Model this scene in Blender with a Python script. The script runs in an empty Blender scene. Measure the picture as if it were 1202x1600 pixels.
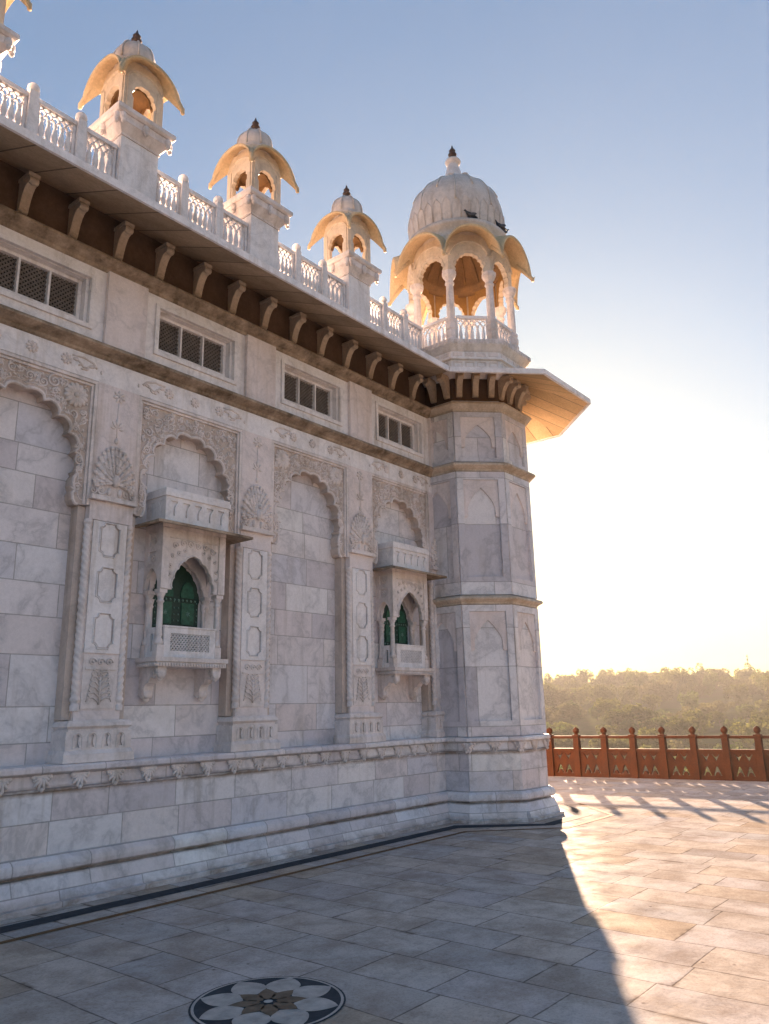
import bpy, bmesh, math, random
from mathutils import Vector, Matrix
from mathutils.geometry import tessellate_polygon
R = math.radians
PI = math.pi
sin, cos = math.sin, math.cos
rnd = random.Random(7)
SC = bpy.context.scene
COL = SC.collection

# ------------------------------------------------------------------ camera
# world: X runs along the facade, Y into the building, Z up; metres
PITCH, ROLL, AZ = R(14.33), R(1.225), R(39.1)
_fw = Vector((cos(AZ), sin(AZ), 0)); _rt = Vector((sin(AZ), -cos(AZ), 0)); _up = Vector((0, 0, 1))
_fwd = _fw*cos(PITCH) + _up*sin(PITCH); _uc = -_fw*sin(PITCH) + _up*cos(PITCH)
_R3 = _rt*cos(ROLL) - _uc*sin(ROLL); _U3 = _rt*sin(ROLL) + _uc*cos(ROLL)
cam_d = bpy.data.cameras.new('camera'); cam = bpy.data.objects.new('camera', cam_d); COL.objects.link(cam)
M3 = Matrix((_R3, _U3, -_fwd)).transposed()
cam.matrix_world = Matrix.Translation((0, 0, 1.6)) @ M3.to_4x4()
cam_d.sensor_fit = 'VERTICAL'; cam_d.sensor_height = 24; cam_d.lens = 1205/1600*24
cam_d.clip_start = 0.05; cam_d.clip_end = 5000
SC.camera = cam

# ------------------------------------------------------------------ sky, sun, exposure
SUN_EL, SUN_AZ = R(9.2), R(30.6)            # angle of the sun from +X towards +Y
W = bpy.data.worlds.new('World'); SC.world = W; W.use_nodes = True
wn, wl = W.node_tree.nodes, W.node_tree.links
wn.clear()
wo = wn.new('ShaderNodeOutputWorld'); wb = wn.new('ShaderNodeBackground'); ws = wn.new('ShaderNodeTexSky')
ws.sky_type = 'NISHITA'; ws.sun_disc = False; ws.sun_elevation = SUN_EL; ws.sun_rotation = PI/2 - SUN_AZ
ws.air_density = 1.0; ws.dust_density = 1.9; ws.ozone_density = 1.5; ws.altitude = 200
wb.inputs['Strength'].default_value = 0.08
wg = wn.new('ShaderNodeGamma'); wg.inputs[1].default_value = 0.52
wh = wn.new('ShaderNodeHueSaturation'); wh.inputs['Saturation'].default_value = 1.6; wh.inputs['Value'].default_value = .60
wl.new(ws.outputs[0], wg.inputs[0]); wl.new(wg.outputs[0], wh.inputs['Color']); 
wm = wn.new('ShaderNodeMix'); wm.data_type = 'RGBA'; wm.blend_type = 'MULTIPLY'; wm.inputs[0].default_value = 1; wm.inputs[7].default_value = (.76, 1.0, 1.16, 1)
wl.new(wh.outputs[0], wm.inputs[6]); wl.new(wm.outputs[2], wb.inputs[0]); wl.new(wb.outputs[0], wo.inputs[0])
sd = bpy.data.lights.new('sun', 'SUN'); sd.energy = 5.0; sd.angle = R(0.7); sd.color = (1.0, 0.79, 0.54)
sun = bpy.data.objects.new('sun', sd); COL.objects.link(sun)
_sdir = Vector((cos(SUN_EL)*cos(SUN_AZ), cos(SUN_EL)*sin(SUN_AZ), sin(SUN_EL)))
sun.rotation_euler = _sdir.to_track_quat('Z', 'Y').to_euler(); sun.location = (60, 35, 30)
vs = SC.view_settings; vs.view_transform = 'Standard'; vs.look = 'None'; vs.gamma = 1; vs.use_curve_mapping = False
vs.exposure = 2.8
vs.use_white_balance = True; vs.white_balance_temperature = 7000; vs.white_balance_tint = 24

# ------------------------------------------------------------------ node helpers and materials
class NT:
    def __init__(s, name):
        s.m = bpy.data.materials.new(name); s.m.use_nodes = True
        s.n, s.l = s.m.node_tree.nodes, s.m.node_tree.links
        s.bsdf = s.n['Principled BSDF']; s.out = s.n['Material Output']
    def put(s, sock, v):
        if isinstance(v, bpy.types.NodeSocket): s.l.new(v, sock)
        elif v is not None:
            if hasattr(sock.default_value, '__len__') and isinstance(v, (tuple, list)) and len(sock.default_value) == 4 and len(v) == 3: v = (*v, 1)
            sock.default_value = v
    def math(s, op, a, b=None, c=None):
        n = s.n.new('ShaderNodeMath'); n.operation = op
        for i, v in enumerate((a, b, c)):
            if v is not None: s.put(n.inputs[i], v)
        return n.outputs[0]
    def noise(s, vec, scale, detail=4, rough=.55, dist=0, dim='3D'):
        n = s.n.new('ShaderNodeTexNoise'); n.noise_dimensions = dim
        if dim == '1D': s.put(n.inputs['W'], vec)
        else: s.put(n.inputs['Vector'], vec)
        n.inputs['Scale'].default_value = scale; n.inputs['Detail'].default_value = detail
        n.inputs['Roughness'].default_value = rough; n.inputs['Distortion'].default_value = dist
        return n.outputs['Fac'], n.outputs['Color']
    def vor1(s, w, rand, feature):
        n = s.n.new('ShaderNodeTexVoronoi'); n.voronoi_dimensions = '1D'; n.feature = feature
        s.put(n.inputs['W'], w); n.inputs['Scale'].default_value = 1; n.inputs['Randomness'].default_value = rand
        return n.outputs[0] if feature == 'DISTANCE_TO_EDGE' else n.outputs['Color']
    def ramp(s, f, stops, interp='LINEAR'):
        n = s.n.new('ShaderNodeValToRGB'); n.color_ramp.interpolation = interp
        e = n.color_ramp.elements
        while len(e) < len(stops): e.new(.5)
        for i, (p, c) in enumerate(stops):
            e[i].position = p
            e[i].color = (c, c, c, 1) if not isinstance(c, (tuple, list)) else (*c, 1)
        s.put(n.inputs[0], f); return n.outputs[0]
    def mix(s, f, a, b, mode='MIX'):
        n = s.n.new('ShaderNodeMix'); n.data_type = 'RGBA'; n.blend_type = mode
        s.put(n.inputs[0], f); s.put(n.inputs[6], a); s.put(n.inputs[7], b); return n.outputs[2]
    def comb(s, x, y, z):
        n = s.n.new('ShaderNodeCombineXYZ')
        for i, v in enumerate((x, y, z)): s.put(n.inputs[i], v)
        return n.outputs[0]
    def sep(s, v):
        n = s.n.new('ShaderNodeSeparateXYZ'); s.put(n.inputs[0], v); return n.outputs
    def vscale(s, v, sc):
        n = s.n.new('ShaderNodeVectorMath'); n.operation = 'MULTIPLY'; s.put(n.inputs[0], v); n.inputs[1].default_value = sc
        return n.outputs[0]
    def geo(s):
        n = s.n.new('ShaderNodeNewGeometry'); return n.outputs['Position'], n.outputs['True Normal']
    def uz(s):                     # coordinate along the wall face, and height
        p, nr = s.geo(); px, py, pz = s.sep(p); nx, ny, nz = s.sep(nr)
        ln = s.math('SQRT', s.math('MAXIMUM', s.math('ADD', s.math('MULTIPLY', nx, nx), s.math('MULTIPLY', ny, ny)), 1e-4))
        u = s.math('DIVIDE', s.math('SUBTRACT', s.math('MULTIPLY', py, nx), s.math('MULTIPLY', px, ny)), ln)
        return p, u, pz, px, py
    def bump(s, h, strength=.3, dist=.01, normal=None):
        n = s.n.new('ShaderNodeBump'); n.inputs['Strength'].default_value = strength; n.inputs['Distance'].default_value = dist
        s.put(n.inputs['Height'], h)
        if normal is not None: s.put(n.inputs['Normal'], normal)
        return n.outputs[0]
    def bevel(s, r=.006):
        n = s.n.new('ShaderNodeBevel'); n.samples = 3; n.inputs['Radius'].default_value = r; return n.outputs[0]
    def finish(s, color, rough=.5, normal=None, spec=.4):
        s.put(s.bsdf.inputs['Base Color'], color); s.put(s.bsdf.inputs['Roughness'], rough)
        s.bsdf.inputs['Specular IOR Level'].default_value = spec
        if normal is not None: s.put(s.bsdf.inputs['Normal'], normal)
        return s.m

def veins(t, p, base, vein, amount, scale=1.3):
    warp = t.noise(p, 1.1, 3, .6)[1]
    v = t.n.new('ShaderNodeVectorMath'); v.operation = 'MULTIPLY_ADD'
    t.put(v.inputs[0], warp); v.inputs[1].default_value = (.9, .9, .9); t.put(v.inputs[2], p)
    f = t.noise(v.outputs[0], scale, 6, .62)[0]
    k = t.ramp(t.math('ABSOLUTE', t.math('SUBTRACT', f, .5)), [(0, amount), (.022, amount*.45), (.07, 0)])
    cloud = t.ramp(t.noise(v.outputs[0], .8, 5, .6)[0], [(.4, 0), (.75, .42)])
    c = t.mix(cloud, base, vein)
    return t.mix(k, c, t.mix(1, vein, (.55, .55, .55), 'MULTIPLY'))

def marble_ashlar(name, h, w, rnd_h=.55, off=0., base=(.62, .58, .56), dark=(.40, .40, .45), tint=1.0, grime=()):
    t = NT(name); p, u, z, px, py = t.uz()
    zc = t.math('DIVIDE', t.math('SUBTRACT', z, off), h)
    row = t.vor1(zc, rnd_h, 'F1'); re = t.vor1(zc, rnd_h, 'DISTANCE_TO_EDGE')
    rid = t.sep(row)[0]
    uc = t.math('ADD', t.math('DIVIDE', u, w), t.math('MULTIPLY', rid, 173.7))
    bl = t.vor1(uc, .6, 'F1'); be = t.vor1(uc, .6, 'DISTANCE_TO_EDGE')
    br, bg, bb = t.sep(bl)
    shade = t.ramp(br, [(0, (.60, .565, .60)), (.16, (.76, .68, .685)), (.30, (.87, .83, .83)), (.44, (.70, .675, .725)), (.58, (.90, .85, .84)),
                        (.70, (.78, .68, .66)), (.84, (.84, .81, .84)), (1, (.90, .86, .83))])
    # each block is cut from another piece of stone: shift its veins
    ov = t.n.new('ShaderNodeVectorMath'); ov.operation = 'MULTIPLY_ADD'
    t.put(ov.inputs[0], bl); ov.inputs[1].default_value = (31, 17, 23); t.put(ov.inputs[2], p)
    c = veins(t, ov.outputs[0], shade, t.mix(.4, shade, dark), .45)
    fine = t.ramp(t.noise(p, 34, 4, .6)[0], [(.3, .93), (.7, 1.05)])
    c = t.mix(1, c, fine, 'MULTIPLY')
    stain = t.ramp(t.noise(t.vscale(p, (1.2, 1.2, .45)), 1.7, 6, .65)[0], [(.56, 0), (.76, .32)])
    c = t.mix(stain, c, (.42, .33, .24))
    streak = t.math('MULTIPLY', t.ramp(t.noise(t.vscale(p, (7, 7, .55)), 1, 5, .6)[0], [(.52, 0), (.72, .5)]), t.ramp(t.noise(p, .7, 3)[0], [(.42, 0), (.6, 1)]))
    c = t.mix(streak, c, (.33, .27, .22))
    for gz, gw, ga in grime:      # rain-borne staining along a moulding
        gd = t.math('DIVIDE', t.math('ABSOLUTE', t.math('SUBTRACT', z, gz)), gw)
        gm = t.math('MULTIPLY', t.ramp(gd, [(.25, ga), (1, 0)]), t.ramp(t.noise(t.vscale(p, (2.2, 2.2, 5)), 1.6, 6, .7)[0], [(.36, .1), (.6, 1)]))
        c = t.mix(gm, c, (.20, .125, .07))
    j = t.math('MINIMUM', t.math('MULTIPLY', re, h), t.math('MULTIPLY', be, w))
    jn = t.math('ADD', j, t.math('MULTIPLY', t.math('SUBTRACT', t.noise(p, 9, 3)[0], .5), .004))
    jm = t.ramp(jn, [(.002, .7), (.0055, 0)])
    c = t.mix(jm, c, (.16, .13, .11))
    b = t.bump(t.ramp(jn, [(0, 0), (.006, 1)]), .5, .004, t.bevel())
    b = t.bump(t.noise(p, 55, 3)[0], .12, .004, b)
    return t.finish(c, t.ramp(t.noise(p, 5, 4)[0], [(.3, .38), (.7, .6)]), b)

def marble_plain(name, base=(.86, .77, .74), dark=(.62, .58, .62), stain=(.36, .26, .17), amt=.45, rough=.5):
    t = NT(name); p, nr = t.geo()
    c = veins(t, p, base, t.mix(.35, base, dark), .35, 1.7)
    s1 = t.ramp(t.noise(t.vscale(p, (1, 1, .5)), 2.6, 6, .68)[0], [(.46, 0), (.72, amt)])
    c = t.mix(s1, c, stain)
    streak = t.math('MULTIPLY', t.ramp(t.noise(t.vscale(p, (9, 9, .7)), 1, 5, .6)[0], [(.5, 0), (.7, .55)]), t.ramp(t.noise(p, .9, 3)[0], [(.4, 0), (.6, 1)]))
    c = t.mix(streak, c, tuple(x*.8 for x in stain))
    s2 = t.ramp(t.noise(p, 26, 5, .65)[0], [(.36, .93), (.62, 1.03)])
    c = t.mix(1, c, s2, 'MULTIPLY')
    b = t.bump(t.noise(p, 40, 4)[0], .08, .004, t.bevel(.004))
    return t.finish(c, rough, b)

def stone(name, base, dark, scale=4, amt=.7, rough=.7, joint=None, jcol=(.08, .06, .05)):
    t = NT(name); p, u, z, px, py = t.uz()
    f = t.ramp(t.noise(t.vscale(p, (1, 1, .6)), scale, 7, .68)[0], [(.36, 0), (.68, amt)])
    c = t.mix(f, base, dark)
    c = t.mix(1, c, t.ramp(t.noise(p, 30, 5, .7)[0], [(.3, .8), (.65, 1.08)]), 'MULTIPLY')
    nrm = t.bevel(.005)
    if joint:
        e = t.vor1(t.math('DIVIDE', u, joint), .35, 'DISTANCE_TO_EDGE')
        idc = t.sep(t.vor1(t.math('DIVIDE', u, joint), .35, 'F1'))[0]
        c = t.mix(1, c, t.ramp(idc, [(0, .82), (1, 1.1)]), 'MULTIPLY')
        c = t.mix(t.ramp(e, [(.01, .8), (.03, 0)]), c, jcol)
        nrm = t.bump(t.ramp(e, [(0, 0), (.03, 1)]), .6, .006, nrm)
    b = t.bump(t.noise(p, 36, 5)[0], .3, .006, nrm)
    return t.finish(c, rough, b, .15)

def floor_mat():
    t = NT('pavement_marble'); p, nr = t.geo(); px, py, pz = t.sep(p)
    wob = t.math('MULTIPLY', t.math('SUBTRACT', t.noise(p, .7, 2)[0], .5), .10)
    xc = t.math('DIVIDE', t.math('ADD', px, wob), .46)
    row = t.vor1(xc, .45, 'F1'); re = t.vor1(xc, .45, 'DISTANCE_TO_EDGE'); rid = t.sep(row)[0]
    yc = t.math('ADD', t.math('DIVIDE', t.math('ADD', py, t.math('MULTIPLY', wob, .4)), .74), t.math('MULTIPLY', rid, 91.3))
    bl = t.vor1(yc, .65, 'F1'); be = t.vor1(yc, .65, 'DISTANCE_TO_EDGE'); br, bg, bb = t.sep(bl)
    shade = t.ramp(br, [(0, (.40, .365, .35)), (.12, (.60, .53, .475)), (.3, (.47, .455, .455)), (.5, (.61, .55, .50)), (.62, (.50, .40, .305)),
                        (.7, (.57, .52, .49)), (.85, (.53, .49, .485)), (1, (.66, .60, .54))])
    ov = t.n.new('ShaderNodeVectorMath'); ov.operation = 'MULTIPLY_ADD'
    t.put(ov.inputs[0], bl); ov.inputs[1].default_value = (19, 41, 7); t.put(ov.inputs[2], p)
    c = veins(t, ov.outputs[0], shade, t.mix(.5, shade, (.30, .27, .26)), .3, 2.0)
    wear = t.noise(t.vscale(p, (1, 1, 1)), 2.1, 8, .7)[0]
    c = t.mix(t.ramp(wear, [(.42, .0), (.62, .6)]), c, (.27, .21, .165))
    c = t.mix(1, c, t.ramp(t.noise(p, 48, 5, .75)[0], [(.28, .66), (.5, 1.0), (.7, 1.07)]), 'MULTIPLY')
    # small dark pits and droppings
    vo = t.n.new('ShaderNodeTexVoronoi'); vo.feature = 'F1'; vo.inputs['Scale'].default_value = 5.5; t.put(vo.inputs['Vector'], p)
    pit = t.math('MULTIPLY', t.ramp(vo.outputs['Distance'], [(.03, 1), (.09, 0)]), t.ramp(t.noise(p, 1.3, 3)[0], [(.5, 0), (.6, .85)]))
    c = t.mix(pit, c, (.07, .05, .04))
    j = t.math('MINIMUM', t.math('MULTIPLY', re, .46), t.math('MULTIPLY', be, .74))
    jn = t.math('ADD', j, t.math('MULTIPLY', t.math('SUBTRACT', t.noise(p, 7, 5, .7)[0], .5), .016))
    c = t.mix(t.ramp(jn, [(.002, .8), (.007, 0)]), c, (.075, .055, .045))
    # chipped patches along joints
    chip = t.math('MULTIPLY', t.ramp(jn, [(.0, 1), (.035, 0)]), t.ramp(t.noise(p, 1.9, 4, .7)[0], [(.56, 0), (.66, .85)]))
    c = t.mix(chip, c, (.12, .085, .065))
    b = t.bump(t.ramp(jn, [(0, 0), (.007, 1)]), .2, .003)
    b = t.bump(t.noise(p, 60, 5, .7)[0], .25, .004, b)
    b = t.bump(t.noise(p, 6, 4)[0], .25, .012, b)
    df = t.n.new('ShaderNodeBsdfDiffuse'); gl = t.n.new('ShaderNodeBsdfGlossy'); gl.inputs['Roughness'].default_value = .42
    t.put(df.inputs['Color'], c); t.put(gl.inputs['Color'], (.6, .6, .6, 1)); t.put(df.inputs['Normal'], b); t.put(gl.inputs['Normal'], b)
    mx = t.n.new('ShaderNodeMixShader'); t.put(mx.inputs[0], t.ramp(t.noise(p, 3, 5)[0], [(.35, .035), (.65, .0)]))
    t.l.new(df.outputs[0], mx.inputs[1]); t.l.new(gl.outputs[0], mx.inputs[2]); t.l.new(mx.outputs[0], t.out.inputs[0])
    return t.m

def flat(name, col, rough=.6, var=.25, scale=12):
    t = NT(name); p, nr = t.geo()
    f = t.noise(p, scale, 5, .65)[0]
    c = t.mix(1, col, t.ramp(f, [(.3, 1-var), (.7, 1+var*.6)]), 'MULTIPLY')
    return t.finish(c, rough, t.bump(t.noise(p, scale*4, 3)[0], .2, .004), .1 if rough > .9 else .4)

def leaf_mat(name, c1, c2):
    t = NT(name); p, nr = t.geo()
    f = t.noise(p, .9, 3)[0]
    c = t.mix(t.ramp(f, [(.35, 0), (.65, 1)]), c1, c2)
    oi = t.n.new('ShaderNodeObjectInfo')
    c = t.mix(1, c, t.ramp(oi.outputs['Random'], [(0, .7), (1, 1.25)]), 'MULTIPLY')
    t.bsdf.inputs['Transmission Weight'].default_value = 0
    tr = t.n.new('ShaderNodeBsdfTranslucent'); t.put(tr.inputs[0], c)
    mx = t.n.new('ShaderNodeMixShader'); mx.inputs[0].default_value = .35
    t.l.new(t.bsdf.outputs[0], mx.inputs[1]); t.l.new(tr.outputs[0], mx.inputs[2]); t.l.new(mx.outputs[0], t.out.inputs[0])
    return t.finish(c, .8, None, 0.)

def land_mat():
    t = NT('land'); p, nr = t.geo()
    a = t.noise(t.vscale(p, (.6, 1, 1)), .035, 7, .62)[0]
    c = t.mix(t.ramp(a, [(.42, 0), (.56, 1)]), (.085, .07, .042), (.06, .066, .025))
    b = t.noise(p, .22, 6, .65)[0]
    c = t.mix(t.ramp(b, [(.45, 0), (.62, .9)]), c, (.075, .085, .035))
    d = t.noise(t.vscale(p, (.5, .8, 1)), .07, 5, .7)[0]
    c = t.mix(t.ramp(d, [(.58, 0), (.66, .8)]), c, (.10, .075, .05))
    return t.finish(c, .9, t.bump(t.noise(p, .6, 6)[0], .8, .6), 0.)

MA = {
 'ashlar': marble_ashlar('marble_ashlar', .36, .74, .7),
 'plinth': marble_ashlar('marble_plinth_blocks', .28, .74, 0., .41-.14, grime=((.955, .05, .8), (.265, .035, .8), (1.10, .02, .5), (0., .12, .7))),
 'tower': marble_ashlar('marble_tower_blocks', .75, 1.3, .5),
 'plain': marble_plain('marble_carved'),
 'pale': marble_plain('marble_pale', (.90, .85, .845), (.70, .68, .73), (.58, .47, .37), .25),
 'rose': marble_plain('marble_rose', (.84, .74, .72), (.64, .58, .61), (.56, .42, .32), .3),
 'dome': marble_plain('marble_dome', (.72, .63, .57), (.48, .46, .48), (.32, .22, .15), .6),
 'kiosk': marble_plain('marble_kiosk', (.74, .62, .49), (.54, .48, .45), (.38, .26, .16), .5),
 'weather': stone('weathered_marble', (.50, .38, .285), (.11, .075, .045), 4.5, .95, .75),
 'cornice': stone('cornice_marble', (.70, .59, .49), (.36, .26, .17), 4.5, .75, .7),
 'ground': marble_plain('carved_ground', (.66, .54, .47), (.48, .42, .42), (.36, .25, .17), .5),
 'eave_orange': stone('curved_eave_stone', (.74, .55, .34), (.50, .35, .2), 3, .6, .7),
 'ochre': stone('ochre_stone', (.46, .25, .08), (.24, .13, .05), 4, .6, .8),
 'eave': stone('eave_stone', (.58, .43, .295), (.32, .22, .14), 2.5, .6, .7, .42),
 'eave_lit': stone('eave_stone_lit', (.74, .50, .27), (.52, .33, .17), 2.5, .5, .7, .36),  # sunlit glow under the tower eave, put into a lighter, more orange colour
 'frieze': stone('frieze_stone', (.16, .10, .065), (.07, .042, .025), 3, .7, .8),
 'bracket': stone('bracket_stone', (.66, .54, .42), (.38, .27, .18), 6, .5, .75),
 'inner_brown': stone('inner_brown_stone', (.26, .145, .065), (.12, .07, .035), 5, .7, .8),  # dark brown stone for the kiosk ceilings and the pavilion's inner dome
 'red': stone('red_sandstone', (.115, .033, .009), (.065, .021, .008), 5, .8, .75),
 'floor': floor_mat(),
 'black_inlay': flat('slate_inlay', (.055, .06, .07), .95, .3),
 'brown_inlay': flat('brown_inlay', (.20, .115, .06), .95, .4, 6),
 'ochre_inlay': flat('ochre_inlay', (.20, .145, .105), .95, .4, 9),
 'white_inlay': flat('white_inlay', (.46, .42, .39), .95, .3, 9),
 'green_dark': flat('green_paint_dark', (.012, .045, .028), .4, .4, 30),
 'green': flat('green_paint', (.022, .12, .07), .5, .55, 18),
 'green_pale': flat('green_paint_pale', (.16, .30, .24), .4, .5, 60),
 'dark': flat('dark_interior', (.016, .012, .01), .9, .2),
 'lattice': flat('lattice_stone', (.17, .14, .12), .7, .3, 14),
 'finial': flat('finial_metal', (.09, .05, .035), .45, .4, 30),
 'pigeon': flat('pigeon_feathers', (.035, .036, .045), .5, .5, 40),
 'pigeon_wing': flat('pigeon_wing', (.07, .072, .085), .55, .5, 40),
 'bark': flat('bark', (.10, .07, .05), .9, .4),
 'leaf_a': leaf_mat('foliage_olive', (.07, .082, .02), (.13, .125, .035)),
 'leaf_b': leaf_mat('foliage_dry', (.085, .08, .03), (.13, .115, .05)),
 'leaf_c': leaf_mat('foliage_green', (.05, .075, .02), (.10, .115, .03)),
 'land': land_mat(),
 'mast': flat('mast_metal', (.25, .25, .26), .5, .1),
}
MA['roofside'] = MA['pale']

# ------------------------------------------------------------------ mesh helpers
class MB:
    def __init__(s): s.v, s.f, s.sm = [], [], []
    def add(s, vs_, fs_, smooth=False):
        o = len(s.v); s.v += [tuple(x) for x in vs_]
        s.f += [tuple(i+o for i in f) for f in fs_]; s.sm += [smooth]*len(fs_)
        return s
    def box(s, x0, x1, y0, y1, z0, z1):
        v = [(x, y, z) for x in (x0, x1) for y in (y0, y1) for z in (z0, z1)]
        return s.add(v, [(0, 1, 3, 2), (4, 6, 7, 5), (0, 4, 5, 1), (2, 3, 7, 6), (0, 2, 6, 4), (1, 5, 7, 3)])
    def taper(s, x, y, z0, z1, h0, h1):
        v = [(x+a*h0, y+b*h0, z0) for a, b in ((-1, -1), (1, -1), (1, 1), (-1, 1))] + [(x+a*h1, y+b*h1, z1) for a, b in ((-1, -1), (1, -1), (1, 1), (-1, 1))]
        return s.add(v, [(3, 2, 1, 0), (4, 5, 6, 7)] + [(i, (i+1) % 4, 4+(i+1) % 4, 4+i) for i in range(4)])
    def lathe(s, prof, c=(0, 0), n=16, phase=0., smooth=True, flute=0, k=0, cap=True):
        v, f = [], []
        for r, z in prof:
            for i in range(n):
                a = phase + 2*PI*i/n
                rr = r*(1+flute*cos(k*a)) if flute else r
                v.append((c[0]+rr*cos(a), c[1]+rr*sin(a), z))
        for j in range(len(prof)-1):
            for i in range(n): f.append((j*n+i, j*n+(i+1) % n, (j+1)*n+(i+1) % n, (j+1)*n+i))
        s.add(v, f, smooth)
        if cap:
            s.add([v[i] for i in range(n)], [tuple(reversed(range(n)))]); s.add(v[-n:], [tuple(range(n))])
        return s
    def octa(s, prof, c):            # prof: (apothem, z); faces square to the walls
        return s.lathe([(a/cos(PI/8), z) for a, z in prof], c, 8, PI/8, False)
    def tube(s, pts, r, n=5, taper=None, smooth=True):
        v, f = [], []; m = len(pts); pts = [Vector(p) for p in pts]
        for i, p in enumerate(pts):
            t = (pts[min(i+1, m-1)]-pts[max(i-1, 0)])
            t = t.normalized() if t.length > 1e-9 else Vector((0, 0, 1))
            a = t.cross(Vector((0, 1, 0)))
            a = a.normalized() if a.length > 1e-4 else Vector((1, 0, 0))
            b = t.cross(a).normalized(); rr = r if taper is None else r*taper(i/(m-1))
            for q in range(n): v.append(p + a*rr*cos(2*PI*q/n) + b*rr*sin(2*PI*q/n))
        for i in range(m-1):
            for q in range(n): f.append((i*n+q, i*n+(q+1) % n, (i+1)*n+(q+1) % n, (i+1)*n+q))
        f += [tuple(range(n)), tuple((m-1)*n+q for q in reversed(range(n)))]
        return s.add(v, f, smooth)
    def ell(s, c, rx, ry, rz, rot=0., n=8, m=5, tilt=None):   # ellipsoid; rot turns it in the XZ plane
        v, f = [], []
        for j in range(m+1):
            th = PI*j/m
            for i in range(n):
                a = 2*PI*i/n
                x, y, z = rx*sin(th)*cos(a), ry*sin(th)*sin(a), rz*cos(th)
                v.append((c[0]+x*cos(rot)+z*sin(rot), c[1]+y, c[2]-x*sin(rot)+z*cos(rot)))
        for j in range(m):
            for i in range(n): f.append((j*n+i, (j+1)*n+i, (j+1)*n+(i+1) % n, j*n+(i+1) % n))
        return s.add(v, f, True)
    def plate(s, outer, holes, T, d0, d1, back=False):
        """polygon with holes in (u, w); T(u, w, d) -> point; front at depth d0, sides reach d1"""
        loops = [outer] + list(holes)
        tess = tessellate_polygon([[Vector((a, b, 0)) for a, b in L] for L in loops])
        pts = [q for L in loops for q in L]; n = len(pts)
        v = [T(a, b, d0) for a, b in pts] + [T(a, b, d1) for a, b in pts]
        f = [tuple(t) for t in tess]
        if back: f += [tuple(i+n for i in reversed(t)) for t in tess]
        o = 0
        for L in loops:
            m = len(L)
            for i in range(m): f.append((o+i, o+(i+1) % m, n+o+(i+1) % m, n+o+i))
            o += m
        return s.add(v, f)
    def ribbon(s, path, T, w, d0, d1, closed=False):
        """raised band of width w centred on a path in (u, w)"""
        m = len(path); L, Rr = [], []
        for i in range(m):
            a = path[(i-1) % m] if closed or i > 0 else path[i]; b = path[(i+1) % m] if closed or i < m-1 else path[i]
            dx, dz = b[0]-a[0], b[1]-a[1]; l = math.hypot(dx, dz) or 1
            nx, nz = -dz/l*w/2, dx/l*w/2
            L.append((path[i][0]+nx, path[i][1]+nz)); Rr.append((path[i][0]-nx, path[i][1]-nz))
        v = []
        for a, b in zip(L, Rr):
            ma, mb = ((a[0]*.75+b[0]*.25), (a[1]*.75+b[1]*.25)), ((a[0]*.25+b[0]*.75), (a[1]*.25+b[1]*.75))
            v += [T(*a, d1), T(*ma, d0), T(*mb, d0), T(*b, d1)]
        f = []
        for i in range(m if closed else m-1):
            j = (i+1) % m
            for k in range(3): f.append((i*4+k, i*4+k+1, j*4+k+1, j*4+k))
        if not closed: f += [(0, 1, 2, 3), tuple(reversed(range((m-1)*4, m*4)))]
        return s.add(v, f)
    def extr(s, prof, a0, a1, axis='x', P=None):
        """closed profile [(p, q)] extruded; axis x: (p, q) = (y, z)"""
        n = len(prof)
        P = P or (lambda a, p, q: (a, p, q))
        v = [P(a0, p, q) for p, q in prof] + [P(a1, p, q) for p, q in prof]
        f = [(i, (i+1) % n, n+(i+1) % n, n+i) for i in range(n)]
        s.add(v, f)
        tess = tessellate_polygon([[Vector((p, q, 0)) for p, q in prof]])
        s.add(v[:n], [tuple(t) for t in tess]); s.add(v[n:], [tuple(reversed(t)) for t in tess])
        return s
    def build(s, name, mat, parent=None, loc=None, fix=True):
        me = bpy.data.meshes.new(name); o = bpy.data.objects.new(name, me); COL.objects.link(o)
        org = Vector(loc) if loc else Vector((0, 0, 0))
        me.from_pydata([Vector(p)-org for p in s.v], [], s.f); me.update()
        me.polygons.foreach_set('use_smooth', s.sm)
        if fix:
            bm = bmesh.new(); bm.from_mesh(me); bmesh.ops.recalc_face_normals(bm, faces=bm.faces); bm.to_mesh(me); bm.free()
        me.materials.append(mat)
        put(o, org, parent); return o

WLOC = {}
def put(o, org, parent):
    WLOC[o.name] = Vector(org)
    o.parent = parent
    o.location = Vector(org) - (WLOC[parent.name] if parent else Vector((0, 0, 0)))
def tag(o, label=None, cat=None, group=None, kind=None):
    if label: o['label'] = label
    if cat: o['category'] = cat
    if group: o['group'] = group
    if kind: o['kind'] = kind
    return o
def empty(name, loc, parent=None):
    o = bpy.data.objects.new(name, None); COL.objects.link(o); o.empty_display_size = .2; put(o, loc, parent); return o
def copy_tree(o, delta, parent):
    c = o.copy(); COL.objects.link(c); WLOC[c.name] = WLOC[o.name] + Vector(delta)
    c.parent = parent; c.location = WLOC[c.name] - (WLOC[parent.name] if parent else Vector((0, 0, 0)))
    for ch in o.children: copy_tree(ch, delta, c)
    return c

FRONT = lambda y0=0.: (lambda u, w, d: (u, y0+d, w))        # facade plane: u = x, w = z, depth = y
def face_T(c, ang, ap):      # face of a tower: outward normal at angle ang, apothem ap; depth inward
    nx, ny = cos(ang), sin(ang)
    return lambda u, w, d: (c[0]+nx*(ap-d)-ny*u*1., c[1]+ny*(ap-d)+nx*u*1., w)

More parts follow.
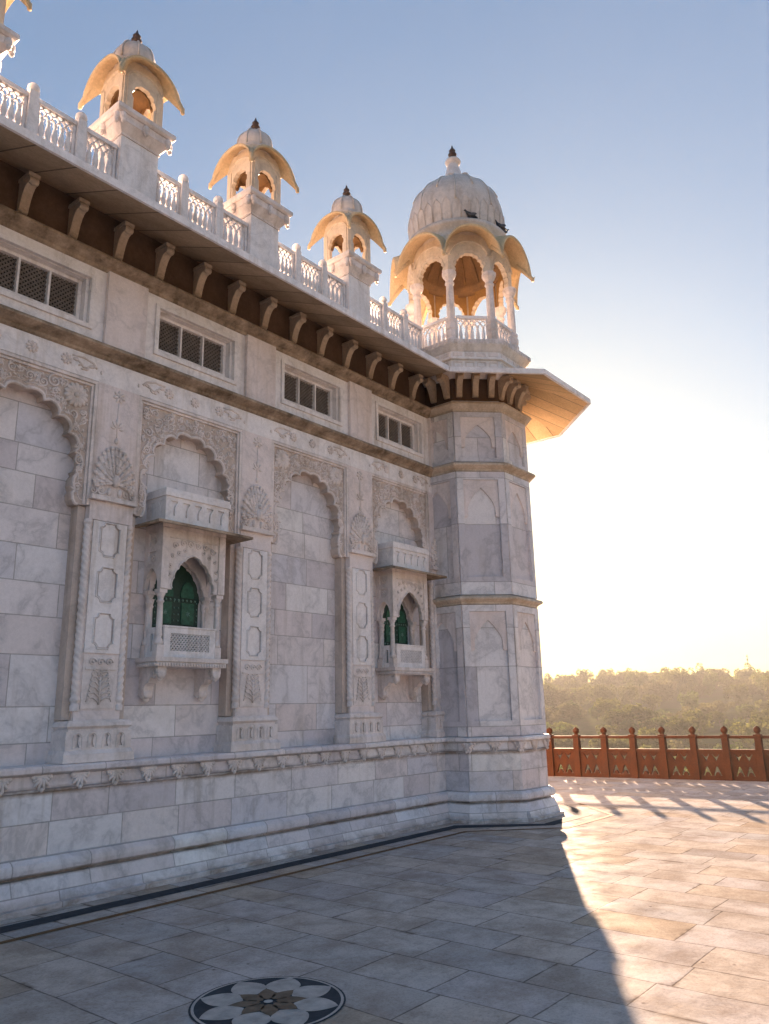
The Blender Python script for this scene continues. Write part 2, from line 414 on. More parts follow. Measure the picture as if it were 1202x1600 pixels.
def foil(hw, z0, z1, lobes=5, depth=.03, seg=7, tip=None, sharp=1.0, ogee=.0):
    """multifoil arch outline, left spring to right spring, centred on u = 0"""
    H = z1-z0
    def env(t):
        a = t*PI/2
        return (-hw*cos(a)**.92, z0+H*(sin(a)**1.02)*(1-ogee) + H*ogee*t**3)
    cps = [env(i/lobes) for i in range(lobes+1)]
    left = []
    for i in range(lobes):
        a, b = cps[i], cps[i+1]; dx, dz = b[0]-a[0], b[1]-a[1]; l = math.hypot(dx, dz); nx, nz = -dz/l, dx/l
        dep = depth*(l/(hw*1.6/lobes))**.5
        for k in range(seg):
            t = k/seg
            bulge = dep*(1-(2*t-1)**2)**.6 if 0 < t < 1 else 0
            if i == lobes-1: bulge *= (1-t)**.35
            left.append((a[0]+dx*t+nx*bulge, a[1]+dz*t+nz*bulge))
    left.append((0, z1))
    if tip: left = list(tip) + left
    return left + [(-x, z) for x, z in reversed(left[:-1])]

def rosette(mb, x, z, r, y, petals=8, d=.02):
    for k in range(petals):
        a = 2*PI*k/petals
        mb.ell((x+r*.58*sin(a), y, z+r*.58*cos(a)), r*.26, d, r*.44, a, 6, 4)
    mb.ell((x, y-.004, z), r*.24, d*1.3, r*.24, 0, 8, 4)

def spiral(mb, x, z, r, y, turns=1.6, a0=0., sgn=1, tr=.011):
    pts = []
    n = int(turns*12)
    for i in range(n+1):
        t = i/n; a = a0+sgn*turns*2*PI*t; rr = r*(1-.82*t)
        pts.append((x+rr*cos(a), y, z+rr*sin(a)))
    mb.tube(pts, tr, 5, lambda t: 1-.35*t)
    mb.ell((x, y-.004, z), r*.2, .014, r*.2, 0, 6, 4)

# ------------------------------------------------------------------ the setting
c = MB(); c.box(-26, 18.0, -26, 40, -9.0, 0); c.build('pavement', MA['floor'])
tag(bpy.data.objects['pavement'], kind='structure')
TC = (10.86, 6.96)                       # centre of the corner tower

def oct_path(ap):
    k = ap/cos(PI/8); return [(TC[0]+k*cos(PI+PI/8+i*PI/4), TC[1]+k*sin(PI+PI/8+i*PI/4)) for i in range(0, 4)]
def border(name, y0, y1, z, mat):
    mb = MB(); a0, a1 = TC[1]-y0, TC[1]-y1      # same distance from the tower's faces as from the wall foot
    off = 6.80
    p0 = [(-8, y0), ] ; p1 = [(-8, y1)]
    r0, r1 = 1.14+(off-y0), 1.14+(off-y1)
    o0, o1 = oct_path(r0), oct_path(r1)
    def meet(o, y):                      # wall line meets the tower's diagonal face
        (xa, ya), (xb, yb) = o[0], o[1]
        t = (y-ya)/(yb-ya); return (xa+(xb-xa)*t, y) if 0 < t < 1 else (xa, y)
    q0 = [(-8, y0), meet(o0, y0)] + o0[1:]; q1 = [(-8, y1), meet(o1, y1)] + o1[1:]
    n = len(q0)
    mb.add([(x, y, z) for x, y in q0] + [(x, y, z) for x, y in q1], [(i, i+1, n+i+1, n+i) for i in range(n-1)])
    return mb.build(name, mat)
tag(border('pavement_border_dark', 6.41, 6.60, .003, MA['black_inlay']), kind='structure')
tag(border('pavement_border_brown', 6.12, 6.19, .003, MA['brown_inlay']), kind='structure')

# terrain: land falls away from the terrace, then rises to a low ridge
from mathutils import noise as mnoise
def ground(x, y):
    r = math.hypot(x-8, y-5); a = math.atan2(y-5, x-8)
    base = -6.0
    if r > 70: base += 11.8*min(1, (r-70)/190)**1.15
    if r > 280: base += (r-280)*.012
    base += 1.3*sin(a*5+.7)*min(1, max(0, (r-90)/150))
    n = mnoise.noise(Vector((x*.018, y*.018, 0)))*2.2 + mnoise.noise(Vector((x*.06, y*.06, 3)))*.8
    return base + n*min(1, max(.15, (r-30)/60))
mb = MB(); rs = [16, 24, 32, 40, 50, 60, 70, 80, 92, 105, 120, 136, 152, 170, 190, 212, 236, 262, 290, 320, 352, 390, 430, 465]; NA = 220
vv = [(8+r*cos(2*PI*i/NA), 5+r*sin(2*PI*i/NA)) for r in rs for i in range(NA)]
mb.add([(x, y, ground(x, y)) for x, y in vv], [(j*NA+i, j*NA+(i+1) % NA, (j+1)*NA+(i+1) % NA, (j+1)*NA+i) for j in range(len(rs)-1) for i in range(NA)], True)
tag(mb.build('land', MA['land']), kind='structure')

# ------------------------------------------------------------------ the building
B = tag(empty('memorial_building', (6, 7.25, 0)), 'long white marble memorial with arched bays, green shuttered balconies and a domed corner tower', 'building')
PC = [4.20, 6.16, 8.12, 2.24]                 # pilaster axes
BC = [3.22, 5.18, 7.14, 9.10, 1.26]           # bay axes
KC = [.38, 2.30, 4.20, 6.14, 8.08]           # roof kiosk axes
X0 = -4.0

# main masses
m = MB(); m.box(X0, 11.0, 7.25, 22, 0, 7.18); m.build('wall', MA['ashlar'], B, (6, 7.25, 0))
prof = [(7.6, 0), (6.80, 0), (6.80, .045), (6.845, .05), (6.86, .09), (6.915, .225), (6.925, .25), (6.96, .255), (6.965, .268), (6.925, .275), (6.902, .295), (6.897, .33), (6.905, .37), (6.935, .395),
        (6.955, .40), (6.96, .41), (6.99, .415), (6.99, .945), (6.965, .95), (6.962, .972), (6.985, .978), (6.985, 1.085), (6.955, 1.092), (6.925, 1.105), (6.915, 1.115), (6.915, 1.15), (6.93, 1.17), (7.6, 1.175)]
pl = MB(); pl.extr(prof, X0, 10.15); plinth = pl.build('plinth', MA['plinth'], B, (6, 6.9, 0))

def leaf_bracket():
    mb = MB()
    for a, l in ((-62, .085), (-38, .105), (-13, .118), (13, .118), (38, .105), (62, .085)):
        ar = R(180+a); mb.ell((.55*l*sin(ar), 0, .05+.55*l*cos(ar)), .018, .024, l*.52, ar, 6, 4)
    mb.ell((0, -.01, -.065), .02, .024, .022, 0, 6, 4)
    mb.ell((-.075, -.004, .045), .024, .022, .024); mb.ell((.075, -.004, .045), .024, .022, .024)
    mb.box(-.065, .065, -.016, .03, .04, .062)
    return mb
lb = leaf_bracket().build('leaf_bracket', MA['plain'], B, (0, 0, 0))
lb.location = Vector((3.29, 6.97, 1.03)) - WLOC[B.name]; WLOC[lb.name] = Vector((3.29, 6.97, 1.03))
k = 0; x = 3.29-.365
while x > .3: copy_tree(lb, (x-3.29, 0, 0), B); x -= .365
x = 3.29+.365
while x < 9.85: copy_tree(lb, (x-3.29, 0, 0), B); x += .365
def place_rot(src, loc, rz, parent):
    c_ = src.copy(); COL.objects.link(c_); WLOC[c_.name] = Vector(loc); c_.parent = parent
    c_.location = Vector(loc)-WLOC[parent.name]; c_.rotation_euler = (0, 0, rz); return c_

# lower storey: border wall above the arches (front plane 7.05)
m = MB(); m.box(X0, 10.1, 7.05, 7.3, 5.003, 5.262); m.build('border_wall', MA['pale'], B, (6, 7.05, 5))
# cornices
def cornice_prof(y, z0, h, out, back):
    return [(back, z0), (y, z0), (y-.02, z0+.012), (y-.025, z0+.04), (y-.05, z0+.05), (y-out*.75, z0+h*.5), (y-out, z0+h*.62), (y-out, z0+h*.78), (y-out*.85, z0+h*.95), (y-.02, z0+h*1.12), (back, z0+h*1.15)]
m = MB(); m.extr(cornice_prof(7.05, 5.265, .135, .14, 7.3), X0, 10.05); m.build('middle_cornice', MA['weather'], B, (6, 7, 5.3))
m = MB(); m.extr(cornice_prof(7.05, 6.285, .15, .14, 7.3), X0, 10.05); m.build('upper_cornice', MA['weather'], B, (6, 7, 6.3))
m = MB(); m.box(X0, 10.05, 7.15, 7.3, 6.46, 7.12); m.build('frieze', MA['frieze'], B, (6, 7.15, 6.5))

# upper storey wall, with window openings and flat pilasters
T = FRONT()
wz0, wz1, whw = 5.585, 6.145, .555
holes = [[(c_-whw, wz0), (c_+whw, wz0), (c_+whw, wz1), (c_-whw, wz1)] for c_ in BC]
m = MB(); m.plate([(X0, 5.425), (10.0, 5.425), (10.0, 6.283), (X0, 6.283)], holes, T, 7.05, 7.26); m.build('upper_wall', MA['pale'], B, (6, 7.05, 5.8))
up = MB(); up.box(PC[0]-.245, PC[0]+.245, 7.0, 7.1, 5.43, 6.29); up = up.build('upper_pilaster', MA['rose'], B, (PC[0], 7.0, 5.43))
for c_ in PC[1:]: copy_tree(up, (c_-PC[0], 0, 0), B)
m = MB(); m.box(9.86, 9.96, 7.0, 7.1, 5.43, 6.29); m.build('upper_pilaster', MA['rose'], B, (9.9, 7.0, 5.43))

def window(cx):
    def rect(hw, a, b): return [(cx-hw, a), (cx+hw, a), (cx+hw, b), (cx-hw, b)]
    m = MB()
    m.plate(rect(.60, 5.55, 6.18), [rect(.553, 5.60, 6.135)], T, 7.025, 7.07)
    m.plate(rect(.553, 5.585, 6.145), [rect(.515, 5.625, 6.125)], T, 7.075, 7.2)
    w = m.build('window', MA['pale'], B, (cx, 7.05, 5.85))
    f = MB(); f.plate(rect(.512, 5.64, 6.122), [[(a, 5.695), (b, 5.695), (b, 6.085), (a, 6.085)] for a, b in ((cx-.47, cx-.172), (cx-.15, cx+.15), (cx+.172, cx+.47))], T, 7.15, 7.22)
    f.build('frame', MA['pale'], w, (cx, 7.15, 5.85))
    bk = MB(); bk.box(cx-.5, cx+.5, 7.238, 7.246, 5.66, 6.11); bk.build('opening', MA['dark'], w, (cx, 7.24, 5.85))
    for a, b in ((cx-.47, cx-.172), (cx-.15, cx+.15), (cx+.172, cx+.47)):
        g = MB(); p = .052
        # diagonal lattice of thin stone bars
        n = int((b-a+.39)/p)+1
        for sgn in (1, -1):
            for i in range(n):
                o = a-.39+i*p if sgn > 0 else a+i*p
                pts = []
                for z in (5.695, 6.085):
                    xx = o+sgn*(z-5.695)
                    pts.append((xx, z))
                (xa, za), (xb, zb) = pts
                # clip to the light
                def at(xq): return za+(zb-za)*(xq-xa)/(xb-xa)
                lo, hi = max(min(xa, xb), a), min(max(xa, xb), b)
                if hi-lo < .01: continue
                q = [(lo, at(lo)), (hi, at(hi))]
                g.ribbon(q, T, .019, 7.196+.002*(sgn > 0), 7.206)
        g.build('lattice', MA['lattice'], w, ((a+b)/2, 7.2, 5.85))
    return w
w0 = window(BC[0])
for c_ in BC[1:]: copy_tree(w0, (c_-BC[0], 0, 0), B)

# ---------------- blind arches
HWB = .735
def arch_shape(cx):
    tip = [(-.625, 3.655), (-.60, 3.66), (-.575, 3.70), (-.565, 3.76), (-.585, 3.80), (-.565, 3.85), (-.57, 3.92), (-.60, 3.97)]
    o = foil(.585, 4.0, 4.715, 5, .068, 8, tip, ogee=.10)
    return [(cx+x, z) for x, z in o]
def blind_arch(cx, style):
    out = arch_shape(cx); top = 4.955; hw = .69
    lx, rx = cx-hw, cx+hw
    poly = [(lx, 3.655)] + [(lx, top), (rx, top), (rx, 3.655)] + list(reversed(out))
    m = MB(); m.plate(poly, [], T, 7.095, 7.262)
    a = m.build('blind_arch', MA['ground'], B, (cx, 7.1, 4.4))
    fr = MB()
    for q, d, wd in ((.717, 7.052, .034), (.684, 7.072, .026)):
        path = [(cx-q, 3.70), (cx-q, 5.0-(.735-q)), (cx+q, 5.0-(.735-q)), (cx+q, 3.70)]
        fr.plate([(cx-q-wd/2, 3.66), (cx-q-wd/2, path[1][1]+wd/2), (cx+q+wd/2, path[1][1]+wd/2), (cx+q+wd/2, 3.66), (cx+q-wd/2, 3.66), (cx+q-wd/2, path[1][1]-wd/2), (cx-q+wd/2, path[1][1]-wd/2), (cx-q+wd/2, 3.66)], [], T, d, 7.2)
    fr.build('frame', MA['plain'], a, (cx, 7.05, 5))
    rim = MB(); inset = []
    rim.ribbon(out, T, .036, 7.08, 7.097)
    off = [(cx+(x-cx)*1.075, z+.05) for x, z in out]
    rim.ribbon(off, T, .014, 7.085, 7.096)
    rim.build('arch_rim', MA['plain'], a, (cx, 7.09, 4.4))
    # carved scrolls in the two spandrels
    rl = MB(); r2 = random.Random(11 if style else 29)
    def inside(dx, z, mg):
        if abs(dx) > .655-mg or z > 4.935-mg or z < 3.75: return False
        t = abs(dx)/.60
        lim = 4.725 if t <= 0 else (4.0+.725*max(0, 1-min(t, 1)**2)**.52 if t < 1 else 0)
        return z > lim+.045+mg
    items = []
    for sgn in (-1, 1):
        if style:
            rosette(rl, cx+sgn*.515, 4.795, .135, 7.088, 14, .022); items.append((sgn*.515, 4.795, .14))
            for k in range(14):
                aa = 2*PI*k/14; rl.ell((cx+sgn*.515+.07*sin(aa), 7.078, 4.795+.07*cos(aa)), .012, .012, .03, aa, 5, 3)
    tries = 0
    while tries < 2600:
        tries += 1
        r = r2.choice((.075, .06, .05, .04, .03, .022))*(1 if tries < 1400 else .6)
        dx, z = r2.uniform(-.66, .66), r2.uniform(3.8, 4.93)
        if not inside(dx, z, r*.75): continue
        if any(math.hypot(dx-a_, z-b_) < (r+c2)*.86 for a_, b_, c2 in items): continue
        items.append((dx, z, r))
        if r > .028:
            spiral(rl, cx+dx, z, r*.92, 7.088, 1.5, r2.uniform(0, 6.28), 1 if dx > 0 else -1, .0085+.05*r)
            for q in range(3):
                aa = r2.uniform(0, 6.28); rl.ell((cx+dx+r*sin(aa), 7.09, z+r*cos(aa)), .012, .016, .032, aa+.9, 5, 3)
        else:
            rl.ell((cx+dx, 7.09, z), r*.55, .017, r, r2.uniform(0, 3.14), 6, 4)
    rl.build('carved_scrolls', MA['plain'], a, (cx, 7.09, 4.7))
    # flowers and leaf scrolls above the frame
    for dx in (-.36, .0, .36):
        fl = MB(); rosette(fl, cx+dx, 5.135, .066, 7.046, 9, .018); fl.build('carved_flower', MA['plain'], a, (cx+dx, 7.05, 5.13))
    for sgn in (-1, 1):
        fl = MB()
        pts = [(cx+sgn*(.43+.04*i), 7.046, 5.135+.045*sin(i*1.25+.5)*(1-i*.06)) for i in range(8)]
        fl.tube(pts, .014, 5, lambda t: 1-.5*t)
        for i in range(1, 7): fl.ell((pts[i][0], 7.046, pts[i][2]-.02), .014, .014, .032, sgn*(.9+.5*(i % 2)), 5, 3)
        fl.ell((cx+sgn*.755, 7.048, 5.11), .014, .012, .024)
        fl.tube([(cx+sgn*.42, 7.046, 5.20), (cx+sgn*.55, 7.046, 5.21), (cx+sgn*.66, 7.046, 5.18), (cx+sgn*.70, 7.046, 5.13)], .012, 5)
        fl.build('leaf_scroll', MA['plain'], a, (cx+sgn*.6, 7.05, 5.13))
    return a
blind_arch(BC[0], 1); blind_arch(BC[1], 0); blind_arch(BC[2], 1); blind_arch(BC[3], 0); blind_arch(BC[4], 0)

# ---------------- pilasters
def pilaster(cx):
    m = MB(); m.box(cx-.20, cx+.20, 7.06, 7.255, 1.55, 3.655)
    m.box(cx-.245, cx+.245, 7.04, 7.255, 3.52, 3.715)
    m.box(cx-.245, cx+.245, 7.05, 7.3, 3.715, 5.003)
    m.box(cx-.245, cx+.245, 7.055, 7.255, 1.55, 1.64)
    p = m.build('pilaster', MA['rose'], B, (cx, 7.05, 1.17))
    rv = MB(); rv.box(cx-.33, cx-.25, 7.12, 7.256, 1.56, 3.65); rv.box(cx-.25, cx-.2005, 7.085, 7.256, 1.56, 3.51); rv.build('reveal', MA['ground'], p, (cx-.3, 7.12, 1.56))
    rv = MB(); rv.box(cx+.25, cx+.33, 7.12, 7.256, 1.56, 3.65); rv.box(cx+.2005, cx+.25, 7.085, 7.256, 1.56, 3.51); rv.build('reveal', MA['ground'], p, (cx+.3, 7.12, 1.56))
    # base block with keyhole slots
    b = MB()
    slots = []
    for dx in (-.225, -.075, .075, .225):
        pts = []
        for k in range(9): a = PI*k/8; pts.append((cx+dx+.021*cos(a), 1.405+.021*sin(a)))
        slots.append(pts + [(cx+dx-.011, 1.39), (cx+dx-.009, 1.345), (cx+dx-.026, 1.31), (cx+dx+.026, 1.31), (cx+dx+.009, 1.345), (cx+dx+.011, 1.39)])
    b.plate([(cx-.345, 1.285), (cx+.345, 1.285), (cx+.345, 1.455), (cx-.345, 1.455)], slots, T, 6.982, 7.02)
    b.box(cx-.344, cx+.344, 7.004, 7.255, 1.285, 1.455)
    for dx in (-.225, -.075, .075, .225):
        b.ribbon([(cx+dx+.045*cos(a_*PI/6), 1.395+.045*sin(a_*PI/6)) for a_ in range(0, 7)] , T, .014, 6.974, 6.983)
        b.ribbon([(cx+dx-.045, 1.395), (cx+dx-.045, 1.30)], T, .014, 6.974, 6.983); b.ribbon([(cx+dx+.045, 1.395), (cx+dx+.045, 1.30)], T, .014, 6.974, 6.983)
    def flare(z0, z1, h0, h1, y0, y1):
        v = [(cx-h0, y0, z0), (cx+h0, y0, z0), (cx+h0, 7.255, z0), (cx-h0, 7.255, z0), (cx-h1, y1, z1), (cx+h1, y1, z1), (cx+h1, 7.255, z1), (cx-h1, 7.255, z1)]
        b.add(v, [(3, 2, 1, 0), (4, 5, 6, 7), (0, 1, 5, 4), (1, 2, 6, 5), (2, 3, 7, 6), (3, 0, 4, 7)])
    flare(1.174, 1.25, .372, .368, 6.955, 6.958); flare(1.25, 1.285, .366, .345, 6.962, 6.982)
    flare(1.455, 1.475, .318, .318, 7.0, 7.0); flare(1.475, 1.50, .318, .345, 7.0, 6.975); flare(1.50, 1.535, .345, .335, 6.972, 6.98); flare(1.535, 1.552, .325, .32, 6.99, 6.995)
    b.build('base', MA['plain'], p, (cx, 6.98, 1.17))
    # twisted columns on both corners
    for sgn in (-1, 1):
        t = MB(); x = cx+sgn*.232; y = 7.075
        prof_n = 190; nn = 12; v, f = [], []
        for j in range(prof_n+1):
            z = 1.80+(3.47-1.80)*j/prof_n
            for i in range(nn):
                a = 2*PI*i/nn; rr = .037*(1+.2*cos(3*(a - sgn*z*30)))
                v.append((x+rr*cos(a), y+rr*sin(a), z))
        for j in range(prof_n):
            for i in range(nn): f.append((j*nn+i, j*nn+(i+1) % nn, (j+1)*nn+(i+1) % nn, (j+1)*nn+i))
        t.add(v, f, True)
        t.lathe([(.044, 1.642), (.044, 1.69), (.034, 1.70), (.034, 1.72), (.048, 1.735), (.048, 1.76), (.036, 1.775), (.04, 1.80)], (x, y), 12)
        t.lathe([(.038, 3.47), (.046, 3.48), (.046, 3.50), (.04, 3.52)], (x, y), 12)
        t.build('twisted_column', MA['plain'], p, (x, y, 1.64))
    # octagonal sunk panels and carved bottom panel
    pn = MB()
    hole_list = []
    for z0 in (2.235, 2.695, 3.155):
        z1 = z0+.35; h, c2 = .112, .05
        o = []
        def arc(px, pz, a0, a1):
            return [(px+c2*cos(a0+(a1-a0)*i/4), pz+c2*sin(a0+(a1-a0)*i/4)) for i in range(5)]
        o += arc(cx-h, z0, PI/2, 0) + arc(cx+h, z0, PI, PI/2) + arc(cx+h, z1, -PI/2, -PI) + arc(cx-h, z1, 0, -PI/2)
        hole_list.append(o)
    pn.plate([(cx-.19, 2.19), (cx+.19, 2.19), (cx+.19, 3.515), (cx-.19, 3.515)], hole_list, T, 7.042, 7.065)
    for o in hole_list:
        mx = sum(q[0] for q in o)/len(o); mz = sum(q[1] for q in o)/len(o)
        pn.ribbon(o, T, .016, 7.030, 7.043, True)
        pn.plate([(mx+(a-mx)*.80, mz+(b_-mz)*.925) for a, b_ in o], [], T, 7.046, 7.0655)
    pn.build('octagon_panels', MA['pale'], p, (cx, 7.04, 2.8))
    cv = MB(); r3 = random.Random(5)
    cv.box(cx-.185, cx+.185, 7.05, 7.062, 1.66, 2.175)
    for dx in (-.09, 0, .09): spiral(cv, cx+dx, 2.105, .042, 7.044, 1.3, 0, 1, .009)
    cv.box(cx-.165, cx+.165, 7.036, 7.052, 2.03, 2.05)
    cv.tube([(cx, 7.042, 1.70), (cx, 7.042, 1.97)], .012)
    for sgn in (-1, 1):
        for i in range(6):
            z = 1.72+i*.05; l = .12-.008*i
            cv.tube([(cx, 7.044, z), (cx+sgn*l*.5, 7.044, z+.045), (cx+sgn*l, 7.044, z+.04), (cx+sgn*l*1.12, 7.044, z+.005)], .010, 5, lambda t: 1-.4*t)
            cv.ell((cx+sgn*l*.9, 7.044, z+.06), .010, .012, .026, sgn*.7, 5, 3)
    rosette(cv, cx, 1.995, .038, 7.044, 6, .016)
    cv.build('carved_panel', MA['plain'], p, (cx, 7.04, 1.9))
    # capital: fan of peacock feathers on a moulded shelf
    cp = MB(); cz = 3.93
    cp.box(cx-.262, cx+.262, 6.985, 7.06, 3.722, 3.752); cp.box(cx-.252, cx+.252, 7.0, 7.06, 3.752, 3.775)
    cp.ell((cx, 7.05, cz+.07), .215, .035, .31, 0, 20, 8)
    for layer, (sc, n, y) in enumerate(((1.0, 19, 7.035), (.76, 15, 7.02), (.5, 11, 7.008))):
        for i in range(n):
            a = R(-118+236*i/(n-1)); ca, sa = cos(a), sin(a)
            ex, ez = .235*sc*sa, (.40 if ca > 0 else .13)*sc*ca
            ang = math.atan2(ex, ez); L = math.hypot(ex, ez)
            cp.ell((cx+ex*.6, y, cz+ez*.6), .019*sc+.006, .022, L*.42, ang, 6, 5)
            cp.ell((cx+ex*.96, y-.008, cz+ez*.96), .020*sc+.004, .02, .026*sc, ang, 6, 4)
    cp.ell((cx, 7.0, cz+.02), .045, .045, .075); cp.ell((cx, 6.975, cz+.11), .022, .03, .03)
    for sgn in (-1, 1):
        spiral(cp, cx+sgn*.14, 3.835, .055, 7.03, 1.4, 0, sgn, .013); spiral(cp, cx+sgn*.225, 3.82, .04, 7.035, 1.3, 1, sgn, .011)
        cp.ell((cx+sgn*.06, 7.02, 3.83), .025, .03, .045)
    cp.build('peacock_capital', MA['plain'], p, (cx, 7.03, 3.75))
    fl = MB(); rosette(fl, cx, 4.90, .075, 7.046, 7, .018); fl.tube([(cx, 7.047, 4.42), (cx, 7.047, 4.83)], .007)
    for sgn in (-1, 1):
        fl.ell((cx+sgn*.035, 7.046, 4.58), .018, .014, .045, sgn*.6, 6, 4); fl.ell((cx+sgn*.05, 7.046, 4.54), .014, .012, .03, sgn*1.3, 6, 4)
    fl.ell((cx, 7.046, 4.615), .02, .016, .045); fl.ell((cx, 7.044, 4.40), .025, .02, .035)
    fl.build('carved_flower', MA['plain'], p, (cx, 7.05, 4.7))
    return p
p0 = pilaster(PC[0])
for c_ in PC[1:] + [10.05]: copy_tree(p0, (c_-PC[0], 0, 0), B)

# ---------------- balconies
def balcony(cx):
    yf = 6.94
    m = MB()         # floor slab with a beaded edge
    m.box(cx-.47, cx+.47, 6.88, 7.255, 2.125, 2.172); m.box(cx-.455, cx+.455, 6.895, 7.255, 2.075, 2.123)
    for i in range(26): m.ell((cx-.44+i*.0352, 6.893, 2.098), .0125, .012, .022, 0, 5, 4)
    for i in range(9): m.ell((cx-.457, 6.92+i*.036, 2.098), .012, .0125, .022, 0, 5, 4); m.ell((cx+.457, 6.92+i*.036, 2.098), .012, .0125, .022, 0, 5, 4)
    b = m.build('balcony', MA['plain'], B, (cx, 7.25, 2.1))
    # corbels
    for sgn in (-1, 1):
        k = MB(); pr = [(7.255, 2.075), (6.93, 2.075), (6.925, 2.02), (6.945, 1.985), (6.965, 1.955), (6.985, 1.95), (7.0, 1.965), (7.03, 1.975), (7.065, 1.95), (7.085, 1.915), (7.12, 1.905), (7.145, 1.88), (7.155, 1.84), (7.15, 1.80), (7.165, 1.765), (7.19, 1.755), (7.215, 1.77), (7.255, 1.80)]
        x = cx+sgn*.355
        k.extr(pr, x-.055, x+.055)
        k.ell((x, 6.935, 2.0), .06, .02, .05); k.ell((x, 6.96, 1.955), .035, .02, .03); k.ell((x, 7.16, 1.80), .06, .02, .045); k.ell((x, 7.185, 1.75), .04, .02, .03)
        for s2 in (-1, 1):
            k.tube([(x+s2*.055, 6.97+.03*cos(a_), 2.025+.03*sin(a_)) for a_ in [q*.6 for q in range(11)]], .009, 5)
        k.build('corbel', MA['plain'], b, (x, 7.2, 1.9))
    # columns
    def col(x, y, h):
        k = MB(); k.box(x-.043, x+.043, y-.043, y+.043, 2.172, 2.30)
        k.lathe([(.03, 2.30), (.046, 2.305), (.05, 2.33), (.036, 2.36), (.03, 2.38), (.036, 2.40), (.034, 2.44), (.031, 2.62), (.029, 2.74), (.04, 2.75), (.04, 2.765), (.03, 2.775), (.034, 2.80), (.048, 2.83), (.05, 2.845)], (x, y), 12)
        k.box(x-.048, x+.048, y-.048, y+.048, 2.845, 2.885)
        k.build('column', MA['plain'], b, (x, y, 2.17))
    for sgn in (-1, 1): col(cx+sgn*.375, yf+.05, 0); col(cx+sgn*.375, 7.20, 0)
    # upper screen walls: front with cusped arch, sides with recessed squares
    u = MB()
    ar = foil(.275, 2.90, 3.285, 4, .018, 6, None, ogee=.22)
    ar = [(cx+x, z) for x, z in ar]
    u.plate([(cx-.425, 2.887), (cx-.425, 3.555), (cx+.425, 3.555), (cx+.425, 2.887)] + [(cx+.275, 2.887)] + list(reversed(ar)) + [(cx-.275, 2.887)], [], T, yf, yf+.05, True)
    for sgn in (-1, 1):
        TS = lambda p_, q_, d, s_=sgn: (cx+s_*(.425-d), p_, q_)
        sa = [(7.105+x*.42, z) for x, z in foil(.275, 2.90, 3.12, 3, .014, 5, None, ogee=.2)]
        sq = [[(7.03, 3.36), (7.18, 3.36), (7.18, 3.50), (7.03, 3.50)], [(7.03, 3.17), (7.18, 3.17), (7.18, 3.30), (7.03, 3.30)]]
        u.plate([(yf+.052, 2.887), (yf+.052, 3.555), (7.255, 3.555), (7.255, 2.887), (7.105+.1155, 2.887)] + list(reversed(sa)) + [(7.105-.1155, 2.887)], sq, TS, 0, .045, True)
        u.add([TS(p_, q_, .022) for p_, q_ in ((7.02, 3.16), (7.19, 3.16), (7.19, 3.51), (7.02, 3.51))], [(0, 1, 2, 3)])
        for zz in (3.43, 3.235):
            for k_ in range(8): a = 2*PI*k_/8; u.ell((cx+sgn*.406, 7.105+.034*sin(a), zz+.034*cos(a)), .012, .015, .015, 0, 5, 3)
            u.ell((cx+sgn*.404, 7.105, zz), .014, .014, .014)
        u.box(cx+sgn*.38-.045, cx+sgn*.38+.045, yf-.012, yf+.003, 2.89, 3.55)
    for i, dx in enumerate((-.25, -.15, -.05, .05, .15, .25)): spiral(u, cx+dx, 3.405 if abs(dx) < .2 else 3.37, .042, yf-.004, 1.4, 0, 1 if dx < 0 else -1, .009)
    for dx, z in ((-.28, 3.25), (.28, 3.25), (-.2, 3.29), (.2, 3.29), (-.305, 3.14), (.305, 3.14), (-.31, 3.05), (.31, 3.05), (-.12, 3.33), (.12, 3.33)): spiral(u, cx+dx, z, .028, yf-.003, 1.3, 1, 1 if dx < 0 else -1, .007)
    u.ribbon([(cx-.33, 3.455), (cx+.33, 3.455)], T, .02, yf-.01, yf+.003); u.ribbon(ar, T, .02, yf-.01, yf+.003)
    u.box(cx-.43, cx+.43, 6.93, 7.255, 3.556, 3.60)
    u.build('upper_screen', MA['plain'], b, (cx, 6.95, 3.2))
    # eave: thin sloping slab on three sides
    e = MB()
    inn = [(-.40, 7.255), (-.40, 6.96), (.40, 6.96), (.40, 7.255)]; outr = [(-.64, 7.256), (-.64, 6.70), (.64, 6.70), (.64, 7.256)]
    for zo, zi, nm in ((3.565, 3.645, 0), ): 
        v = [(cx+x, y, zi) for x, y in inn] + [(cx+x, y, zo) for x, y in outr] + [(cx+x, y, zi-.035) for x, y in inn] + [(cx+x, y, zo-.028) for x, y in outr]
        f = []
        for i in range(3): f += [(i, i+1, 4+i+1, 4+i), (8+i, 12+i, 12+i+1, 8+i+1), (4+i, 4+i+1, 12+i+1, 12+i)]
        f += [(0, 4, 12, 8), (3, 11, 15, 7)]
        e.add(v, f)
    e.build('eave', MA['weather'], b, (cx, 6.9, 3.6))
    # parapet with T-shaped slots
    pr = MB()
    def tslot(u0, z0): return [(u0-.012, z0), (u0+.012, z0), (u0+.01, z0+.08), (u0+.02, z0+.115), (u0+.045, z0+.145), (u0+.045, z0+.165), (u0-.045, z0+.165), (u0-.045, z0+.145), (u0-.02, z0+.115), (u0-.01, z0+.08)]
    pr.plate([(cx-.43, 3.62), (cx+.43, 3.62), (cx+.43, 3.895), (cx-.43, 3.895)], [tslot(cx-.32+i*.16, 3.685) for i in range(5)], T, 6.90, 6.935)
    pr.box(cx-.425, cx+.425, 6.925, 7.255, 3.62, 3.895)
    for sgn in (-1, 1):
        TS = lambda p_, q_, d, s_=sgn: (cx+s_*(.43-d), p_, q_)
        pr.plate([(6.9355, 3.62), (7.255, 3.62), (7.255, 3.895), (6.9355, 3.895)], [tslot(6.99+i*.15, 3.685) for i in range(2)], TS, 0, .03)
